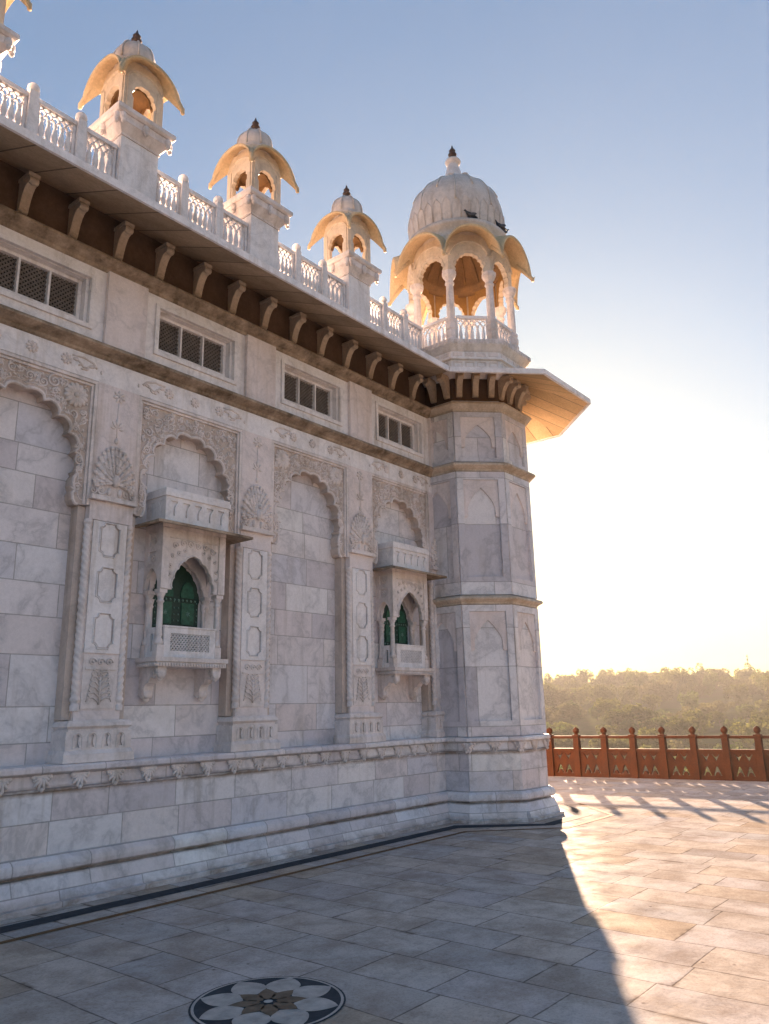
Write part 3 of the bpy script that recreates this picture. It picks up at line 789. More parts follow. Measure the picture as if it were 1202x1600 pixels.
    pr.box(cx-.447, cx+.447, 6.882, 7.255, 3.895, 3.945); pr.box(cx-.437, cx+.437, 6.892, 7.255, 3.945, 3.985)
    pr.build('parapet', MA['pale'], b, (cx, 6.95, 3.8))
    # pierced railing panels
    gr = MB()
    hx0, hx1, hz0, hz1 = cx-.255, cx+.255, 2.245, 2.425
    gr.plate([(cx-.335, 2.173), (cx+.335, 2.173), (cx+.335, 2.485), (cx-.335, 2.485)], [[(hx0, hz0), (hx1, hz0), (hx1, hz1), (hx0, hz1)]], T, yf+.01, yf+.045, True)
    p_ = .0405; H = hz1-hz0
    for sgn in (-1, 1):
        for i in range(-6, 18):
            xa = hx0+i*p_*1.0 if sgn > 0 else hx0+i*p_; xb = xa+sgn*H*.9
            lo, hi = max(min(xa, xb), hx0), min(max(xa, xb), hx1)
            if hi-lo < .008: continue
            at = lambda q: hz0+H*(q-xa)/(xb-xa)
            gr.ribbon([(lo, at(lo)), (hi, at(hi))], T, .0135, yf+.014+.002*(sgn > 0), yf+.03)
    for sgn in (-1, 1):
        TS = lambda q_, w_, d, s_=sgn: (cx+s_*(.40-d), q_, w_)
        gr.plate([(yf+.09, 2.173), (7.16, 2.173), (7.16, 2.485), (yf+.09, 2.485)], [[(7.06, 2.24), (7.10, 2.24), (7.10, 2.42), (7.06, 2.42)]], TS, 0, .035, True)
    gr.box(cx-.34, cx+.34, yf+.002, yf+.055, 2.486, 2.505)
    gr.build('railing', MA['pale'], b, (cx, 6.95, 2.3))
    # green shutter in a cusped frame on the wall
    d = MB(); hw = .30
    dd = [(cx+x, z) for x, z in foil(hw, 2.80, 3.24, 4, .018, 6, None, ogee=.15)]
    door_o = [(cx-hw, 2.18)] + dd + [(cx+hw, 2.18)]
    d.plate(door_o, [], T, 7.235, 7.256)
    dr = d.build('shutter', MA['green_dark'], b, (cx, 7.24, 2.6))
    lf = MB()
    for sgn in (-1, 1):
        for z0, z1 in ((2.24, 2.50), (2.56, 2.80)): lf.plate([(cx+sgn*.15-.085, z0), (cx+sgn*.15+.085, z0), (cx+sgn*.15+.085, z1), (cx+sgn*.15-.085, z1)], [], T, 7.222, 7.236)
        a_ = foil(.085, 2.86, 3.04, 3, .008, 4); lf.plate([(cx+sgn*.14+x, z) for x, z in a_], [], T, 7.222, 7.236)
    lf.build('shutter_panel', MA['green'], dr, (cx, 7.23, 2.6))
    dt = MB()
    for zz in (2.53, 2.83, 2.21):
        for i in range(10): dt.ell((cx-.25+i*.0555, 7.228, zz), .014, .008, .014, 0, 6, 4)
    for xx in (-.275, -.03, .03, .275):
        for i in range(9): dt.ell((cx+xx, 7.229, 2.25+i*.07), .008, .006, .012, 0, 5, 3)
    for sgn in (-1, 1):
        for zz in (2.37, 2.68): rosette(dt, cx+sgn*.15, zz, .03, 7.221, 6, .006)
    dt.build('painted_ornament', MA['green_pale'], dr, (cx, 7.225, 2.6))
    # inner cusped frame standing before the wall, with its slim columns
    ifr = MB()
    io = [(cx+x, z) for x, z in foil(.33, 2.84, 3.27, 4, .02, 6, None, ogee=.15)]
    ifr.plate([(cx-.375, 2.80), (cx-.375, 3.5), (cx+.375, 3.5), (cx+.375, 2.80)] + list(reversed(io)), [], T, 7.195, 7.234)
    for sgn in (-1, 1):
        ifr.lathe([(.022, 2.18), (.02, 2.5), (.018, 2.70), (.028, 2.72), (.02, 2.74), (.034, 2.80)], (cx+sgn*.345, 7.20), 10)
    ifr.build('inner_frame', MA['rose'], b, (cx, 7.2, 2.9))
    return b
b0 = balcony(BC[1]); copy_tree(b0, (BC[3]-BC[1], 0, 0), B); copy_tree(b0, (BC[4]-BC[1], 0, 0), B)

# ---------------- eave along the wall and its brackets
EZ0, EZ1 = 6.56, 7.06
OC = (10.92, 6.94)
ev = MB()
tq = [(X0, 6.03, EZ0), (9.05, 6.03, EZ0), (9.95, 7.15, EZ1), (X0, 7.15, EZ1)]
v = tq + [(x, y, z+.055) for x, y, z in tq]
ev.add(v, [(0, 1, 2, 3), (4, 7, 6, 5), (0, 4, 5, 1), (3, 2, 6, 7), (0, 3, 7, 4), (1, 5, 6, 2)])
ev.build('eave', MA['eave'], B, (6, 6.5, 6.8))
lp = MB(); lp.extr([(6.02, EZ0-.012), (6.05, EZ0-.012), (6.06, EZ0+.07), (6.025, EZ0+.075)], X0, 9.04); lp.build('eave_lip', MA['pale'], B, (6, 6.03, 6.6))
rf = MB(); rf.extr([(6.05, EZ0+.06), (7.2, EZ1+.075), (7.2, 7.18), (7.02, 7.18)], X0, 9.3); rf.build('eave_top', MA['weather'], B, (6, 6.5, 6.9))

def bracket_mesh():
    k = MB()      # S-shaped console; front is -y
    pr = [(0, .0), (-.03, -.005), (-.05, .015), (-.062, .07), (-.085, .14), (-.115, .20), (-.15, .245), (-.185, .26), (-.215, .255), (-.235, .275), (-.232, .31), (-.21, .335), (-.21, .375), (0, .385)]
    k.extr(pr, -.048, .048)
    k.ell((0, -.205, .285), .058, .040, .040); k.ell((0, -.04, .02), .052, .026, .03)
    k.box(-.06, .06, -.225, 0, .335, .375)
    return k
br0 = bracket_mesh().build('eave_bracket', MA['bracket'], B)
def setloc(o, loc, par, rz=0): WLOC[o.name] = Vector(loc); o.location = Vector(loc)-WLOC[par.name]; o.rotation_euler = (0, 0, rz)
setloc(br0, (3.02, 7.15, 6.565), B)
for i in range(-6, 13):
    if i: copy_tree(br0, (i*.545, 0, 0), B)

# ---------------- roof: deck, balustrade, kiosks
rd = MB(); rd.box(X0, 10.6, 7.0, 7.6, 7.11, 7.22); rd.build('roof_edge', MA['pale'], B, (6, 7.1, 7.1))
BY = 7.03
def baluster_panel(w_, z0, z1, T_, nb, name, mat, parent, loc):
    """pierced panel: rails, turned balusters, interlaced arches above; centred on u = 0"""
    m = MB(); h = z1-z0
    def bx(u0, u1, a, b, d0, d1):
        P = [T_(u, w, d) for u in (u0, u1) for w in (a, b) for d in (d0, d1)]
        m.add(P, [(0, 1, 3, 2), (4, 6, 7, 5), (0, 4, 5, 1), (2, 3, 7, 6), (0, 2, 6, 4), (1, 5, 7, 3)])
    bx(-w_/2, w_/2, z1-.05, z1, -.012, .06); bx(-w_/2, w_/2, z0, z0+.045, 0, .05)
    bx(-w_/2, -w_/2+.03, z0+.045, z1-.05, .005, .045); bx(w_/2-.03, w_/2, z0+.045, z1-.05, .005, .045)
    a0, a1 = -w_/2+.03, w_/2-.03; st = (a1-a0)/nb
    zs = z0+.045+(h-.095)*.66
    for i in range(nb):
        u = a0+st*(i+.5); pts = []
        prof = [(.020, z0+.045), (.030, z0+.06), (.022, z0+.075), (.033, z0+.12), (.035, z0+.17), (.024, zs-.07), (.017, zs-.03), (.027, zs-.012), (.027, zs)]
        v, f = [], []; n = 8
        for r, z in prof:
            for q in range(n):
                a = 2*PI*q/n; v.append(T_(u+r*cos(a), z, .025+r*sin(a)))
        for j in range(len(prof)-1):
            for q in range(n): f.append((j*n+q, j*n+(q+1) % n, (j+1)*n+(q+1) % n, (j+1)*n+q))
        m.add(v, f, True)
    # interlaced arcs springing from each baluster
    for i in range(-1, nb):
        for sgn in (1, -1):
            u = a0+st*(i+.5) if sgn > 0 else a0+st*(i+1.5)
            path = []
            for q in range(9):
                t = q/8; uu = u+sgn*st*1.55*t; zz = zs+(z1-.05-zs)*sin(min(1, t*1.0)*PI/2)
                if a0 <= uu <= a1: path.append((uu, zz))
            if len(path) > 2: m.ribbon(path, T_, .02, .012, .038)
    return m.build(name, mat, parent, loc)
def post(x, y, parent):
    k = MB(); k.box(x-.05, x+.05, y-.035, y+.065, 7.22, 7.945)
    k.lathe([(.03, 7.945), (.055, 7.955), (.064, 7.985), (.06, 8.02), (.04, 8.048), (.012, 8.06)], (x, y+.015), 12)
    return k.build('post', MA['pale'], parent, (x, y, 7.22))
ZB0, ZB1 = 7.40, 7.905
ub = MB(); ub.box(X0, 9.75, BY+.0, BY+.05, 7.22, 7.398); ub.build('balustrade_base', MA['pale'], B, (6, BY, 7.3))
def balu(x0, x1, nb): 
    cx = (x0+x1)/2
    return baluster_panel(x1-x0, ZB0, ZB1, lambda u, w, d: (cx+u, BY+d, w), nb, 'baluster_panel', MA['pale'], B, (cx, BY, 7.4))
for i, kc in enumerate(KC):
    nxt = KC[i+1] if i < 4 else None
    pa, pb = kc+.665, kc+1.205
    post(pa, BY, B); post(pb, BY, B)
    s_ = kc+.25
    balu(s_+.005, pa-.055, 4); balu(pa+.055, pb-.055, 5)
    e_ = nxt-.25 if nxt else 9.78
    balu(pb+.055, e_-.005, 4)

def loft_eave(mb, n, ph, c, a_in, a_out, zi_t, zi_p, zo_t, zo_p, th, seg=14, rows=4, power=2.0):
    tn = math.tan(PI/n)
    for s_ in range(n):
        ang = ph+2*PI*s_/n; nx, ny = cos(ang), sin(ang); tx, ty = -ny, nx
        grid = [[], []]
        for j in range(rows+1):
            g = j/rows
            ap = a_in+(a_out-a_in)*g
            for i in range(seg+1):
                t = -1+2*i/seg; k = max(0, 1-abs(t)**power)**.62
                zi = zi_t+(zi_p-zi_t)*k; zo = zo_t+(zo_p-zo_t)*k
                z = zi+(zo-zi)*(g**1.25)
                u = t*ap*tn
                p = (c[0]+nx*ap+tx*u, c[1]+ny*ap+ty*u, z)
                grid[0].append(p); grid[1].append((p[0]-nx*.0, p[1]-ny*.0, z-th))
        m_ = seg+1; N = m_*(rows+1)
        f = []
        for j in range(rows):
            for i in range(seg):
                q = (j*m_+i, j*m_+i+1, (j+1)*m_+i+1, (j+1)*m_+i)
                f += [q, tuple(N+x for x in reversed(q))]
        for i in range(seg): f.append((rows*m_+i, rows*m_+i+1, N+rows*m_+i+1, N+rows*m_+i))
        mb.add(grid[0]+grid[1], f, True)
        # hip tips: drooping horn at the corner
        a2 = ang+PI/n; R_o = a_out/cos(PI/n)
        pts = [(c[0]+cos(a2)*R_o*q, c[1]+sin(a2)*R_o*q, z) for q, z in ((.80, zi_t+(zo_t-zi_t)*.3+.02), (.93, zi_t+(zo_t-zi_t)*.75+.012), (1.0, zo_t+.0), (1.006, zo_t-.045))]
        mb.tube(pts, th*.9, 6, lambda t: 1-.35*t)
        mb.tube([(c[0]+cos(a2)*R_o*q, c[1]+sin(a2)*R_o*q, z) for q, z in ((.985, zo_t-.03), (1.02, zo_t+.01), (1.03, zo_t+.035))], th*.45, 5, lambda t: 1-.6*t)

def finial(mb, c, z, s_):
    mb.lathe([(r*s_, z+h*s_) for r, h in ((.30, 0), (.34, .05), (.22, .12), (.16, .2), (.12, .34), (.26, .40), (.30, .48), (.22, .56), (.12, .62), (.2, .7), (.23, .78), (.14, .88), (.08, 1.0), (.02, 1.22))], c, 12)

def kiosk(cx):
    cy = 7.215; c_ = (cx, cy)
    m = MB(); m.box(cx-.245, cx+.245, cy-.245, cy+.245, 7.13, 8.03)
    m.box(cx-.335, cx-.25, cy-.16, cy+.16, 7.14, 7.93); m.box(cx+.25, cx+.335, cy-.16, cy+.16, 7.14, 7.93)
    k = m.build('roof_kiosk', MA['pale'], B, (cx, cy, 7.2))
    s_ = MB()
    for h0, h1, z0, z1 in ((.26, .26, 8.032, 8.055), (.25, .33, 8.055, 8.16), (.335, .335, 8.16, 8.20)): s_.taper(cx, cy, z0, z1, h0, h1)
    s_.taper(cx, cy, 8.25, 8.275, .36, .385); s_.taper(cx, cy, 8.275, 8.325, .385, .385); s_.taper(cx, cy, 8.20, 8.25, .335, .34)
    for q in range(4):
        a = q*PI/2
        for u in (-.30, 0, .30):
            px, py = cx+cos(a)*.345-sin(a)*u, cy+sin(a)*.345+cos(a)*u
            s_.ell((px, py, 8.19), .045, .045, .06); s_.ell((px+cos(a)*.012, py+sin(a)*.012, 8.13), .03, .03, .035)
    s_.build('slab', MA['plain'], k, (cx, cy, 8.2))
    w = MB(); hb = .262
    for q in range(4):
        TT = face_T(c_, q*PI/2, hb)
        o = foil(.145, 8.60, 8.82, 3, .02, 5)
        w.plate([(-hb+.002, 8.325), (-hb+.002, 9.10), (hb-.002, 9.10), (hb-.002, 8.325), (.138, 8.325), (.138, 8.60)] + list(reversed(o)) + [(-.138, 8.60), (-.138, 8.325)], [], TT, 0, .06, True)
        for uu in (-.2, .2): w.add([TT(uu+a, b, d) for a in (-.03, .03) for b in (8.33, 8.86) for d in (-.012, .01)], [(0, 1, 3, 2), (4, 6, 7, 5), (0, 4, 5, 1), (2, 3, 7, 6), (0, 2, 6, 4), (1, 5, 7, 3)])
        w.ribbon([(.24*sin(-1.35+2.7*i/14), 8.80+.20*cos(-1.35+2.7*i/14)) for i in range(15)], TT, .03, -.02, .005)
    w.build('arcade', MA['kiosk'], k, (cx, cy, 8.5))
    cl = MB(); cl.plate([(-.2, -.2), (.2, -.2), (.2, .2), (-.2, .2)], [], lambda a, b, d: (cx+a, cy+b, d), 8.84, 8.95, True)
    for q in range(4):
        TT = face_T(c_, q*PI/2, .199); cl.plate([(-.198, 8.66), (-.198, 8.95), (.198, 8.95), (.198, 8.66), (.125, 8.66), (.09, 8.76), (0, 8.82), (-.09, 8.76), (-.125, 8.66)], [], TT, 0, .012, True)
    cl.build('ceiling', MA['inner_brown'], k, (cx, cy, 8.9))
    e = MB(); loft_eave(e, 4, 0, c_, .20, .425, 8.99, 9.21, 8.70, 9.10, .042, power=2.3)
    e.build('curved_eave', MA['eave_orange'], k, (cx, cy, 9))
    d = MB(); d.lathe([(.25, 9.03), (.255, 9.17), (.275, 9.185), (.275, 9.205), (.245, 9.22), (.25, 9.28), (.252, 9.33), (.24, 9.40), (.205, 9.48), (.145, 9.55), (.08, 9.585), (.05, 9.60)], c_, 32, 0, True, .018, 16)
    for i in range(8):
        a = PI/8+i*PI/4; d.tube([(cx+cos(a)*r, cy+sin(a)*r, z) for r, z in ((.257, 9.25), (.258, 9.33), (.246, 9.405), (.21, 9.487), (.15, 9.556), (.08, 9.595))], .012, 5)
    d.build('dome', MA['dome'], k, (cx, cy, 9.3))
    f = MB(); finial(f, c_, 9.585, .225); f.build('finial', MA['finial'], k, (cx, cy, 9.6))
    return k
k0 = kiosk(KC[2])
for c_ in (KC[1], KC[3], KC[4], KC[0]): copy_tree(k0, (c_-KC[2], 0, 0), B)

# ---------------- corner tower
AP = .945
tw = MB(); tw.octa([(AP-.022, 1.168), (AP-.022, 6.5), (AP-.05, 6.5), (AP-.05, 7.1)], TC)
TW = tw.build('corner_tower', MA['tower'], B, (TC[0], TC[1], 0))
tp = [(AP+6.99-y, z) for y, z in prof[1:-1]] + [(AP-.02, 1.174)]
t = MB(); t.octa(tp, TC); t.build('plinth', MA['plinth'], TW, (TC[0], TC[1], 0))
def ring(z0, h, out, nm):
    t = MB(); pr = cornice_prof(0, z0, h, out, 0)[1:-1]
    t.octa([(AP-.03, z0)] + [(AP-y, z) for y, z in pr] + [(AP-.03, z0+h*1.15)], TC); t.build(nm, MA['cornice'], TW, (TC[0], TC[1], z0))
ring(3.125, .13, .105, 'lower_cornice'); ring(5.265, .135, .13, 'middle_cornice'); ring(6.285, .15, .13, 'upper_cornice')
SIDE = 2*AP*math.tan(PI/8)
fr, ap_ = MB(), MB()
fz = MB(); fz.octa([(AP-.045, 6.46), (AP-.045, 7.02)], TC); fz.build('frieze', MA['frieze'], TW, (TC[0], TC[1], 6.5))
for q in range(8):
    ang = PI+q*PI/4
    TT = face_T(TC, ang, AP)
    hs = SIDE/2
    for z0, z1, h0, h1, zs in ((1.18, 3.122, 1.40, 3.02, 2.43), (3.28, 5.262, 3.56, 5.13, 4.52), (5.43, 6.283, 5.50, 6.20, 5.68)):
        fr.plate([(-hs, z0), (hs, z0), (hs, z1), (-hs, z1)], [[(-.285, h0), (.285, h0), (.285, h1), (-.285, h1)]], TT, -.028, .03)
        za = h1-.13; sp = zs
        o = [(x, z) for x, z in foil(.215, sp+.09, za, 1, .05, 14, [(-.24, sp), (-.215, sp+.02), (-.225, sp+.05)], ogee=.25)]
        ap_ = MB(); ap_.plate([(-.284, sp), (-.284, h1-.001), (.284, h1-.001), (.284, sp)] + list(reversed(o)), [], TT, -.006, .03); ap_.build('niche_arch', MA['rose'], TW, TT(0, sp, 0))
fr.build('panel_frames', MA['tower'], TW, (TC[0], TC[1], 3))
# leaf brackets and eave consoles round the tower
for q in (0, 1, 2, 3):
    ang = PI+q*PI/4; TT = face_T(TC, ang, AP+.02)
    for u in (-.38, .0, .38) if q else (-.1, .38):
        p_ = TT(u*(1. if q else 1.), 1.03, 0)
        place_rot(lb, p_, ang+PI/2, TW).name = 'leaf_bracket'
    TT = face_T(TC, ang, AP-.045)
    for u in (-.27, .0, .27):
        place_rot(br0, TT(u, 6.565, 0), ang+PI/2, TW).name = 'eave_bracket'
# octagonal eave: a clipped front-left part and full sides to the right
s_out = 1.62; ao = s_out*1.2071; ai = AP-.05
def ov(ap, i): a = PI+PI/8+i*PI/4; k_ = ap/cos(PI/8); return (OC[0]+k_*cos(a), OC[1]+k_*sin(a))
def iv(i): a = PI+PI/8+i*PI/4; k_ = ai/cos(PI/8); return (TC[0]+k_*cos(a), TC[1]+k_*sin(a))
oe = MB()
def slab(quad):
    vv_ = list(quad)+[(x, y, z+.055) for x, y, z in quad]; n = len(quad)
    oe.add(vv_, [tuple(range(n)), tuple(reversed(range(n, 2*n)))] + [(i, (i+1) % n, n+(i+1) % n, n+i) for i in range(n)])
A0 = (9.055, 6.028)
slab([(*A0, EZ0), (*iv(0), EZ1), (9.95, 7.15, EZ1)])
slab([(*A0, EZ0), (*ov(ao, 1), EZ0), (*iv(1), EZ1), (*iv(0), EZ1)])
for i in range(1, 5):
    nseg = 1
    slab([(*ov(ao, i), EZ0), (*ov(ao, i+1), EZ0), (*iv(i+1), EZ1), (*iv(i), EZ1)])
oe.build('tower_eave', MA['eave_lit'], TW, (TC[0], TC[1], 6.8))
op = MB()
pts = [A0] + [ov(ao, i) for i in range(1, 6)]
for a, b in zip(pts, pts[1:]):
    d_ = Vector((b[0]-a[0], b[1]-a[1], 0)); n_ = Vector((d_.y, -d_.x, 0)).normalized()
    P = lambda p, o, z: (p[0]+n_.x*o, p[1]+n_.y*o, z)
    op.add([P(a, .012, EZ0-.012), P(b, .012, EZ0-.012), P(b, .01, EZ0+.068), P(a, .01, EZ0+.068), P(a, -.03, EZ0-.012), P(b, -.03, EZ0-.012), P(b, -.03, EZ0+.068), P(a, -.03, EZ0+.068)],
           [(0, 1, 2, 3), (4, 7, 6, 5), (0, 4, 5, 1), (3, 2, 6, 7), (0, 3, 7, 4), (1, 5, 6, 2)])
op.build('eave_lip', MA['pale'], TW, (TC[0], TC[1], 6.6))

# ---------------- pavilion on the tower
PCN = (10.85, 6.93)
pb = MB(); pb.octa([(.9, 6.9), (1.0, 7.0), (1.0, 7.17), (1.045, 7.185), (1.045, 7.215), (1.0, 7.23), (1.0, 7.33), (1.03, 7.35), (1.085, 7.41), (1.105, 7.43), (1.105, 7.515), (1.08, 7.53), (.6, 7.532)], PCN)
PV = pb.build('tower_pavilion', MA['pale'], B, (*PCN, 7.0))
lt = MB()
for q in range(8):
    TT = face_T(PCN, PI+q*PI/4, 1.105); hs = 1.105*math.tan(PI/8)
    n = 11
    for i in range(n):
        u = -hs+hs*2*(i+.5)/n; w_ = hs/n*.86
        lt.plate([(u-w_, 7.505), (u-w_, 7.462), (u-w_*.6, 7.445), (u, 7.437), (u+w_*.6, 7.445), (u+w_, 7.462), (u+w_, 7.505)], [], TT, -.012, .003)
    TT = face_T(PCN, PI+q*PI/4, 1.0)
    for i in range(4):
        u = -.30+i*.2; lt.plate([(u-.075, 7.05), (u+.075, 7.05), (u+.075, 7.15), (u-.075, 7.15)], [[(u-.06, 7.07), (u+.06, 7.07), (u+.06, 7.135), (u-.06, 7.135)]], TT, -.015, .003)
        lt.plate([(u-.08, 7.25), (u+.08, 7.25), (u+.08, 7.31), (u-.08, 7.31)], [], TT, -.012, .003)
lt.build('lotus_band', MA['plain'], PV, (*PCN, 7.45))
apc = .845; sc_ = 2*apc*math.tan(PI/8)
def pcol(i):
    a = PI+PI/8+i*PI/4; k_ = apc/cos(PI/8); x, y = PCN[0]+k_*cos(a), PCN[1]+k_*sin(a)
    c_ = MB()
    c_.lathe([(r*1.24, z) for r, z in [(.085, 7.53), (.085, 7.62), (.07, 7.64), (.082, 7.68), (.085, 7.74), (.07, 7.78), (.082, 7.81), (.082, 7.90), (.065, 7.92), (.078, 7.95), (.075, 7.99), (.055, 8.03), (.058, 8.10), (.055, 8.40), (.050, 8.64), (.066, 8.66), (.066, 8.69), (.052, 8.71), (.060, 8.75), (.09, 8.80), (.095, 8.83)]], (x, y), 8, PI/8, False)
    c_.lathe([(.125, 8.83), (.125, 8.895)], (x, y), 8, a, False)
    c_.build('column', MA['plain'], PV, (x, y, 7.53))
for i in range(8): pcol(i)
for q in range(8):
    ang = PI+q*PI/4; TT = face_T(PCN, ang, apc+.045)
    hs = (apc+.045)*math.tan(PI/8)
    m = MB(); o = foil(.235, 8.96, 9.26, 4, .026, 6, [(-.255, 8.89), (-.242, 8.92)], ogee=.08)
    m.plate([(-hs, 8.89), (-hs, 9.62), (hs, 9.62), (hs, 8.89)] + list(reversed(o)), [], TT, 0, .09, True)
    m.ribbon([(x*1.13, z+.045) for x, z in o[2:-2]], TT, .02, -.012, .004)
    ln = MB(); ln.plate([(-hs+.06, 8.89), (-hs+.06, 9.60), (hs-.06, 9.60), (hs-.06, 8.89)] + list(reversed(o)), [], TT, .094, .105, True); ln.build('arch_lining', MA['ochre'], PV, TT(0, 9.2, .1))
    m.ribbon([(.345*sin(-1.4+2.8*i/16), 9.16+.33*cos(-1.4+2.8*i/16)) for i in range(17)], TT, .045, -.035, .005)
    m.build('arch_panel', MA['kiosk'], PV, TT(0, 9.2, 0))
    TR = face_T(PCN, ang, apc+.03)
    baluster_panel(sc_-.15, 7.545, 8.06, TR, 5, 'railing_panel', MA['pale'], PV, TR(0, 7.6, 0))
e = MB(); loft_eave(e, 8, PI, PCN, .83, 1.235, 9.46, 9.75, 9.03, 9.615, .05, 16, 5, 2.2)
e.build('curved_eave', MA['eave_orange'], PV, (*PCN, 9.4))
d = MB()
d.lathe([(.86, 9.40), (.90, 9.70), (.91, 9.80), (.955, 9.84), (.965, 9.88), (.955, 9.925), (.88, 9.945), (.862, 9.96)], PCN, 48, cap=False)
d.build('dome_ring', MA['dome'], PV, (*PCN, 9.8))
DP = [(.862, 9.96), (.878, 10.08), (.892, 10.22), (.897, 10.36), (.89, 10.47), (.872, 10.60), (.836, 10.73), (.78, 10.86), (.70, 10.98), (.60, 11.085), (.48, 11.17), (.36, 11.23), (.25, 11.27), (.15, 11.285)]
ic = MB(); ic.lathe([(.80, 9.36), (.80, 9.42), (.74, 9.43), (.74, 9.47), (.70, 9.48), (.70, 9.55), (.66, 9.68), (.58, 9.84), (.46, 9.98), (.30, 10.08), (.12, 10.13), (.01, 10.14)], PCN, 48, cap=False)
for i in range(16):
    a = i*PI/8; ic.tube([(PCN[0]+cos(a)*r, PCN[1]+sin(a)*r, z) for r, z in ((.695, 9.55), (.65, 9.68), (.57, 9.84), (.45, 9.97), (.28, 10.07))], .022, 5)
ic.build('inner_dome', MA['inner_brown'], PV, (*PCN, 9.6))
d = MB(); d.lathe(DP, PCN, 64, 0, True, cap=False)
dm = d.build('dome', MA['dome'], PV, (*PCN, 10))
rb = MB()
for i in range(16):
    a = PI/16+i*PI/8; rb.tube([(PCN[0]+cos(a)*(r+.004), PCN[1]+sin(a)*(r+.004), z) for r, z in DP[3 if i % 2 else 6:]], .02 if i % 2 == 0 else .014, 5)
for i in range(32):      # lotus petals in low relief round the lower dome
    a = i*PI/16
    pts = []
    for r, z, w_ in ((.872, 9.98, -.5), (.892, 10.15, -.5), (.903, 10.32, -.42), (.905, 10.42, 0), (.903, 10.32, .42), (.892, 10.15, .5), (.872, 9.98, .5)):
        aa = a+w_*PI/16*.92; pts.append((PCN[0]+cos(aa)*(r+.003), PCN[1]+sin(aa)*(r+.003), z))
    rb.tube(pts, .004, 4)
rb.build('ribs', MA['dome'], dm, (*PCN, 10.5))
tp = MB()
tp.lathe([(.29, 11.25), (.32, 11.29), (.26, 11.33), (.215, 11.35), (.175, 11.46), (.14, 11.60), (.11, 11.72), (.10, 11.76), (.14, 11.78), (.155, 11.815), (.14, 11.845), (.06, 11.865)], PCN, 16)
for i in range(8):
    a = i*PI/4+PI/8; tp.ell((PCN[0]+cos(a)*.33, PCN[1]+sin(a)*.36, 11.29), .075, .075, .035)
tp.build('dome_crown', MA['plain'], PV, (*PCN, 11.5))
f = MB(); finial(f, PCN, 11.85, .29); f.build('finial', MA['finial'], PV, (*PCN, 11.86))

# ------------------------------------------------------------------ floor medallion: eight-petalled inlaid flower
MC = (3.365, 3.66); MR = .44
def disc(mb, pts, z): mb.add([(MC[0]+x, MC[1]+y, z) for x, y in pts], [tuple(range(len(pts)))])
md = MB(); disc(md, [(MR*cos(2*PI*i/64), MR*sin(2*PI*i/64)) for i in range(64)], .003)
MD = tag(md.build('floor_medallion', MA['black_inlay'], None, (MC[0], MC[1], 0)), 'round inlaid flower of white and ochre petals on dark slate, set in the pavement', 'floor inlay')
g = MB(); n = 72
g.add([(MC[0]+r*cos(2*PI*i/n), MC[1]+r*sin(2*PI*i/n), .0045) for r in (MR-.028, MR-.012) for i in range(n)], [(i, (i+1) % n, n+(i+1) % n, n+i) for i in range(n)])
g.build('ring', MA['white_inlay'], MD, (MC[0], MC[1], .005))
for i in range(8):
    a = 2*PI*(i+.5)/8+.1
    def pet(r0, r1, w_): 
        L = [(r0, 0)] + [(r0+(r1-r0)*t, w_*sin(PI*t**.85)**.8) for t in [q/10 for q in range(1, 10)]] + [(r1, 0)] + [(r0+(r1-r0)*t, -w_*sin(PI*t**.85)**.8) for t in [q/10 for q in range(9, 0, -1)]]
        return [(x*cos(a)-y*sin(a), x*sin(a)+y*cos(a)) for x, y in L]
    p_ = MB(); disc(p_, pet(.15, .41, .105), .006); p_.build('petal', MA['white_inlay'], MD, (MC[0], MC[1], .006))
    a += PI/8
    p_ = MB(); disc(p_, pet(.04, .215, .05), .0075); p_.build('inner_petal', MA['ochre_inlay'], MD, (MC[0], MC[1], .0075))
p_ = MB(); disc(p_, [(.026*cos(q*PI/8), .026*sin(q*PI/8)) for q in range(16)], .009); p_.build('centre', MA['white_inlay'], MD, (MC[0], MC[1], .009))

# ------------------------------------------------------------------ red sandstone fence
FX = lambda y: 17.279+(8.427-y)*.152
FE = tag(empty('sandstone_fence', (FX(5), 5, 0)), 'red sandstone fence with ball-topped posts and pierced panels along the terrace edge', 'fence')
def fpost(y):
    x = FX(y); k = MB(); k.taper(x, y, 0, .86, .075, .062); k.taper(x, y, .86, .90, .062, .078); k.taper(x, y, .90, .93, .078, .07)
    k.lathe([(.055, .93), (.045, .945), (.045, .96), (.062, .975), (.074, 1.01), (.07, 1.045), (.045, 1.075), (.018, 1.09), (.01, 1.10)], (x, y), 12)
    return k.build('post', MA['red'], FE, (x, y, 0))
SP = .635; ys = [8.427+SP*2-i*SP for i in range(20)]
post_proto = fpost(ys[0])
for y in ys[1:]:
    copy_tree(post_proto, (FX(y)-FX(ys[0]), y-ys[0], 0), FE)
def shape_y(u, z):    # forked cut-out, opening upwards
    return [(u, z), (u+.035, z+.075), (u+.075, z+.15), (u+.062, z+.165), (u+.03, z+.115), (u, z+.10), (u-.03, z+.115), (u-.062, z+.165), (u-.075, z+.15), (u-.035, z+.075)]
def shape_a(u, z):    # arrow-like cut-out, pointing upwards
    return [(u-.085, z), (u-.05, z), (u-.03, z+.055), (u, z+.075), (u+.03, z+.055), (u+.05, z), (u+.085, z), (u+.05, z+.10), (u+.025, z+.17), (u, z+.195), (u-.025, z+.17), (u-.05, z+.10)]
